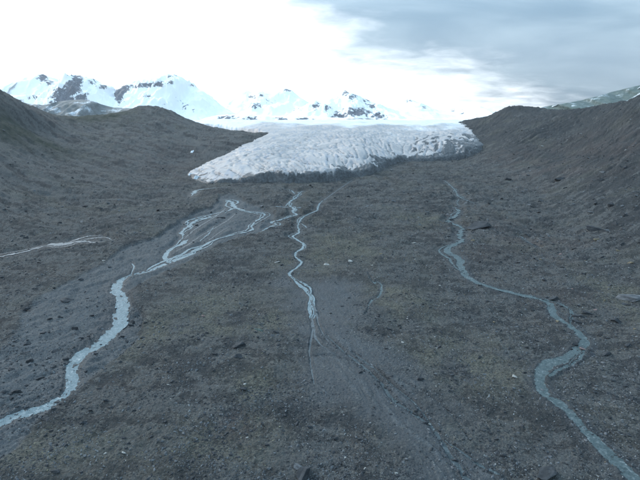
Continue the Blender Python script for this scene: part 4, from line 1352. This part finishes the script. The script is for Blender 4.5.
# ------------------------------------------------------------ loose stones: nobody could count them
def stones(mat, n, seed, smin, expo, label, rmin=62, rmax=330, mode='all', smax=2.2):
    g_ = np.random.default_rng(seed)
    k = int(n * 2.6)
    ph = g_.uniform(-0.84, 0.84, k)
    r = np.exp(g_.uniform(math.log(rmin), math.log(rmax), k))
    x, y = r * np.sin(ph), r * np.cos(ph)
    cl_ = fbm(x, y, 22, 4, 0.6, 501 + seed)
    sdb = sdf_poly(x, y, BED)
    sds = sdf_poly(x, y, SILT)
    p = 0.14 + 0.80 * sstep(-0.1, 0.6, cl_)
    p = p + 0.35 * sstep(40, 90, x)
    p = p * (1 - 0.85 * sstep(-4, 8, sds))
    p = np.where(sdb > 0, p * (0.35 + 1.3 * sstep(230, 150, r)), p)
    for L in GULLY_W:
        q, ww = dist_line(x, y, L, 8)
        p = np.maximum(p, 0.9 * np.exp(-(q / (ww * 1.8 + 0.5))**2))
    if mode == 'olive':
        p = p * np.clip(blobs(x, y, OLIVE) * 2, 0, 1)
    for nm, (c, lines) in STREAM_W.items():
        for L in lines:
            q, ww = dist_line(x, y, L, 12)
            p = np.where(q < ww * 0.9, p * 0.5 + 0.05, p)
            p = np.where((q > ww * 1.2) & (q < ww * 2.2 + 1), p * 1.25, p)
    sel = np.nonzero(g_.random(k) < p)[0][:n]
    x, y, r = x[sel], y[sel], r[sel]
    s = smin * np.maximum(r / 100, 0.8)**0.35 * (1 - g_.random(len(x)) * 0.985)**(-1 / expo)
    s = np.minimum(s, smax)
    zz = land(x, y, False)
    me = bpy.data.meshes.new('scattered_stones')
    me.vertices.add(len(x))
    me.vertices.foreach_set('co', np.stack([x, y, zz + 0.05 * s], 1).astype(np.float32).ravel())
    a = me.attributes.new('sc', 'FLOAT_VECTOR', 'POINT')
    a.data.foreach_set('vector', np.stack([s * g_.uniform(.8, 1.4, len(x)), s, s * g_.uniform(.7, 1.3, len(x))], 1).astype(np.float32).ravel())
    a = me.attributes.new('ro', 'FLOAT_VECTOR', 'POINT')
    a.data.foreach_set('vector', np.stack([g_.uniform(-.4, .4, len(x)), g_.uniform(-.4, .4, len(x)), g_.uniform(0, 6.28, len(x))], 1).astype(np.float32).ravel())
    o = bpy.data.objects.new('scattered_stones', me)
    src = bpy.data.objects.new('stone_shape', rock_mesh('stone_shape', mat, seed + 77, 2, 0.6))
    ng = bpy.data.node_groups.new('scatter', 'GeometryNodeTree')
    ng.interface.new_socket('Geometry', in_out='INPUT', socket_type='NodeSocketGeometry')
    ng.interface.new_socket('Geometry', in_out='OUTPUT', socket_type='NodeSocketGeometry')
    gi, go = ng.nodes.new('NodeGroupInput'), ng.nodes.new('NodeGroupOutput')
    ip = ng.nodes.new('GeometryNodeInstanceOnPoints')
    oi = ng.nodes.new('GeometryNodeObjectInfo')
    oi.inputs['Object'].default_value = src
    oi.inputs['As Instance'].default_value = True
    sa, ra = ng.nodes.new('GeometryNodeInputNamedAttribute'), ng.nodes.new('GeometryNodeInputNamedAttribute')
    for nd, nm in ((sa, 'sc'), (ra, 'ro')):
        nd.data_type = 'FLOAT_VECTOR'
        nd.inputs['Name'].default_value = nm
    ng.links.new(gi.outputs[0], ip.inputs['Points'])
    ng.links.new(oi.outputs['Geometry'], ip.inputs['Instance'])
    ng.links.new(sa.outputs['Attribute'], ip.inputs['Scale'])
    e2r = ng.nodes.new('FunctionNodeEulerToRotation')
    ng.links.new(ra.outputs['Attribute'], e2r.inputs[0])
    ng.links.new(e2r.outputs[0], ip.inputs['Rotation'])
    ng.links.new(ip.outputs[0], go.inputs[0])
    md = o.modifiers.new('scatter', 'NODES')
    md.node_group = ng
    return link(o, label, kind='stuff')


stones(M_dark, 36000, 1, 0.20, 2.3, 'small dark stones strewn over the valley floor')
stones(M_grey, 34000, 2, 0.19, 2.3, 'small grey stones strewn over the valley floor')
stones(M_light, 20000, 3, 0.17, 2.8, 'light grey cobbles strewn over the valley floor')
stones(M_pale, 1500, 4, 0.13, 3.2, 'small pale stones strewn over the valley floor', smax=0.7)
stones(M_lichen, 5000, 5, 0.15, 2.8, 'small pale stones in the lichen patches', mode='olive', smax=0.7)
stones(M_ochre, 900, 6, 0.15, 3.0, 'small ochre stones strewn over the valley floor', smax=0.8)
stones(M_dark, 3500, 8, 0.40, 2.5, 'dark blocks strewn over the hillsides and moraine', rmin=260, rmax=900, smax=3.0)
stones(M_grey, 4500, 7, 0.35, 2.6, 'grey blocks strewn over the hillsides and moraine', rmin=300, rmax=900, smax=2.6)

# ------------------------------------------------------------ pale mountain air
bm = bmesh.new()
bmesh.ops.create_cube(bm, size=1.0)
hme = bpy.data.meshes.new('haze')
bm.to_mesh(hme)
bm.free()
hz_m = bpy.data.materials.new('mountain_air')
hz_m.use_nodes = True
hz_m.node_tree.nodes.clear()
ho = hz_m.node_tree.nodes.new('ShaderNodeOutputMaterial')
hv = hz_m.node_tree.nodes.new('ShaderNodeVolumePrincipled')
hv.inputs['Color'].default_value = (0.93, 0.96, 1.0, 1)
hv.inputs['Density'].default_value = 0.00004
hv.inputs['Anisotropy'].default_value = 0.3
hz_m.node_tree.links.new(hv.outputs[0], ho.inputs['Volume'])
hme.materials.append(hz_m)
haze = bpy.data.objects.new('haze', hme)
haze.scale = (19000, 19000, 1150)
haze.location = (0, 0, -45 + 575)
link(haze, 'pale damp air that whitens the far mountains', kind='stuff')
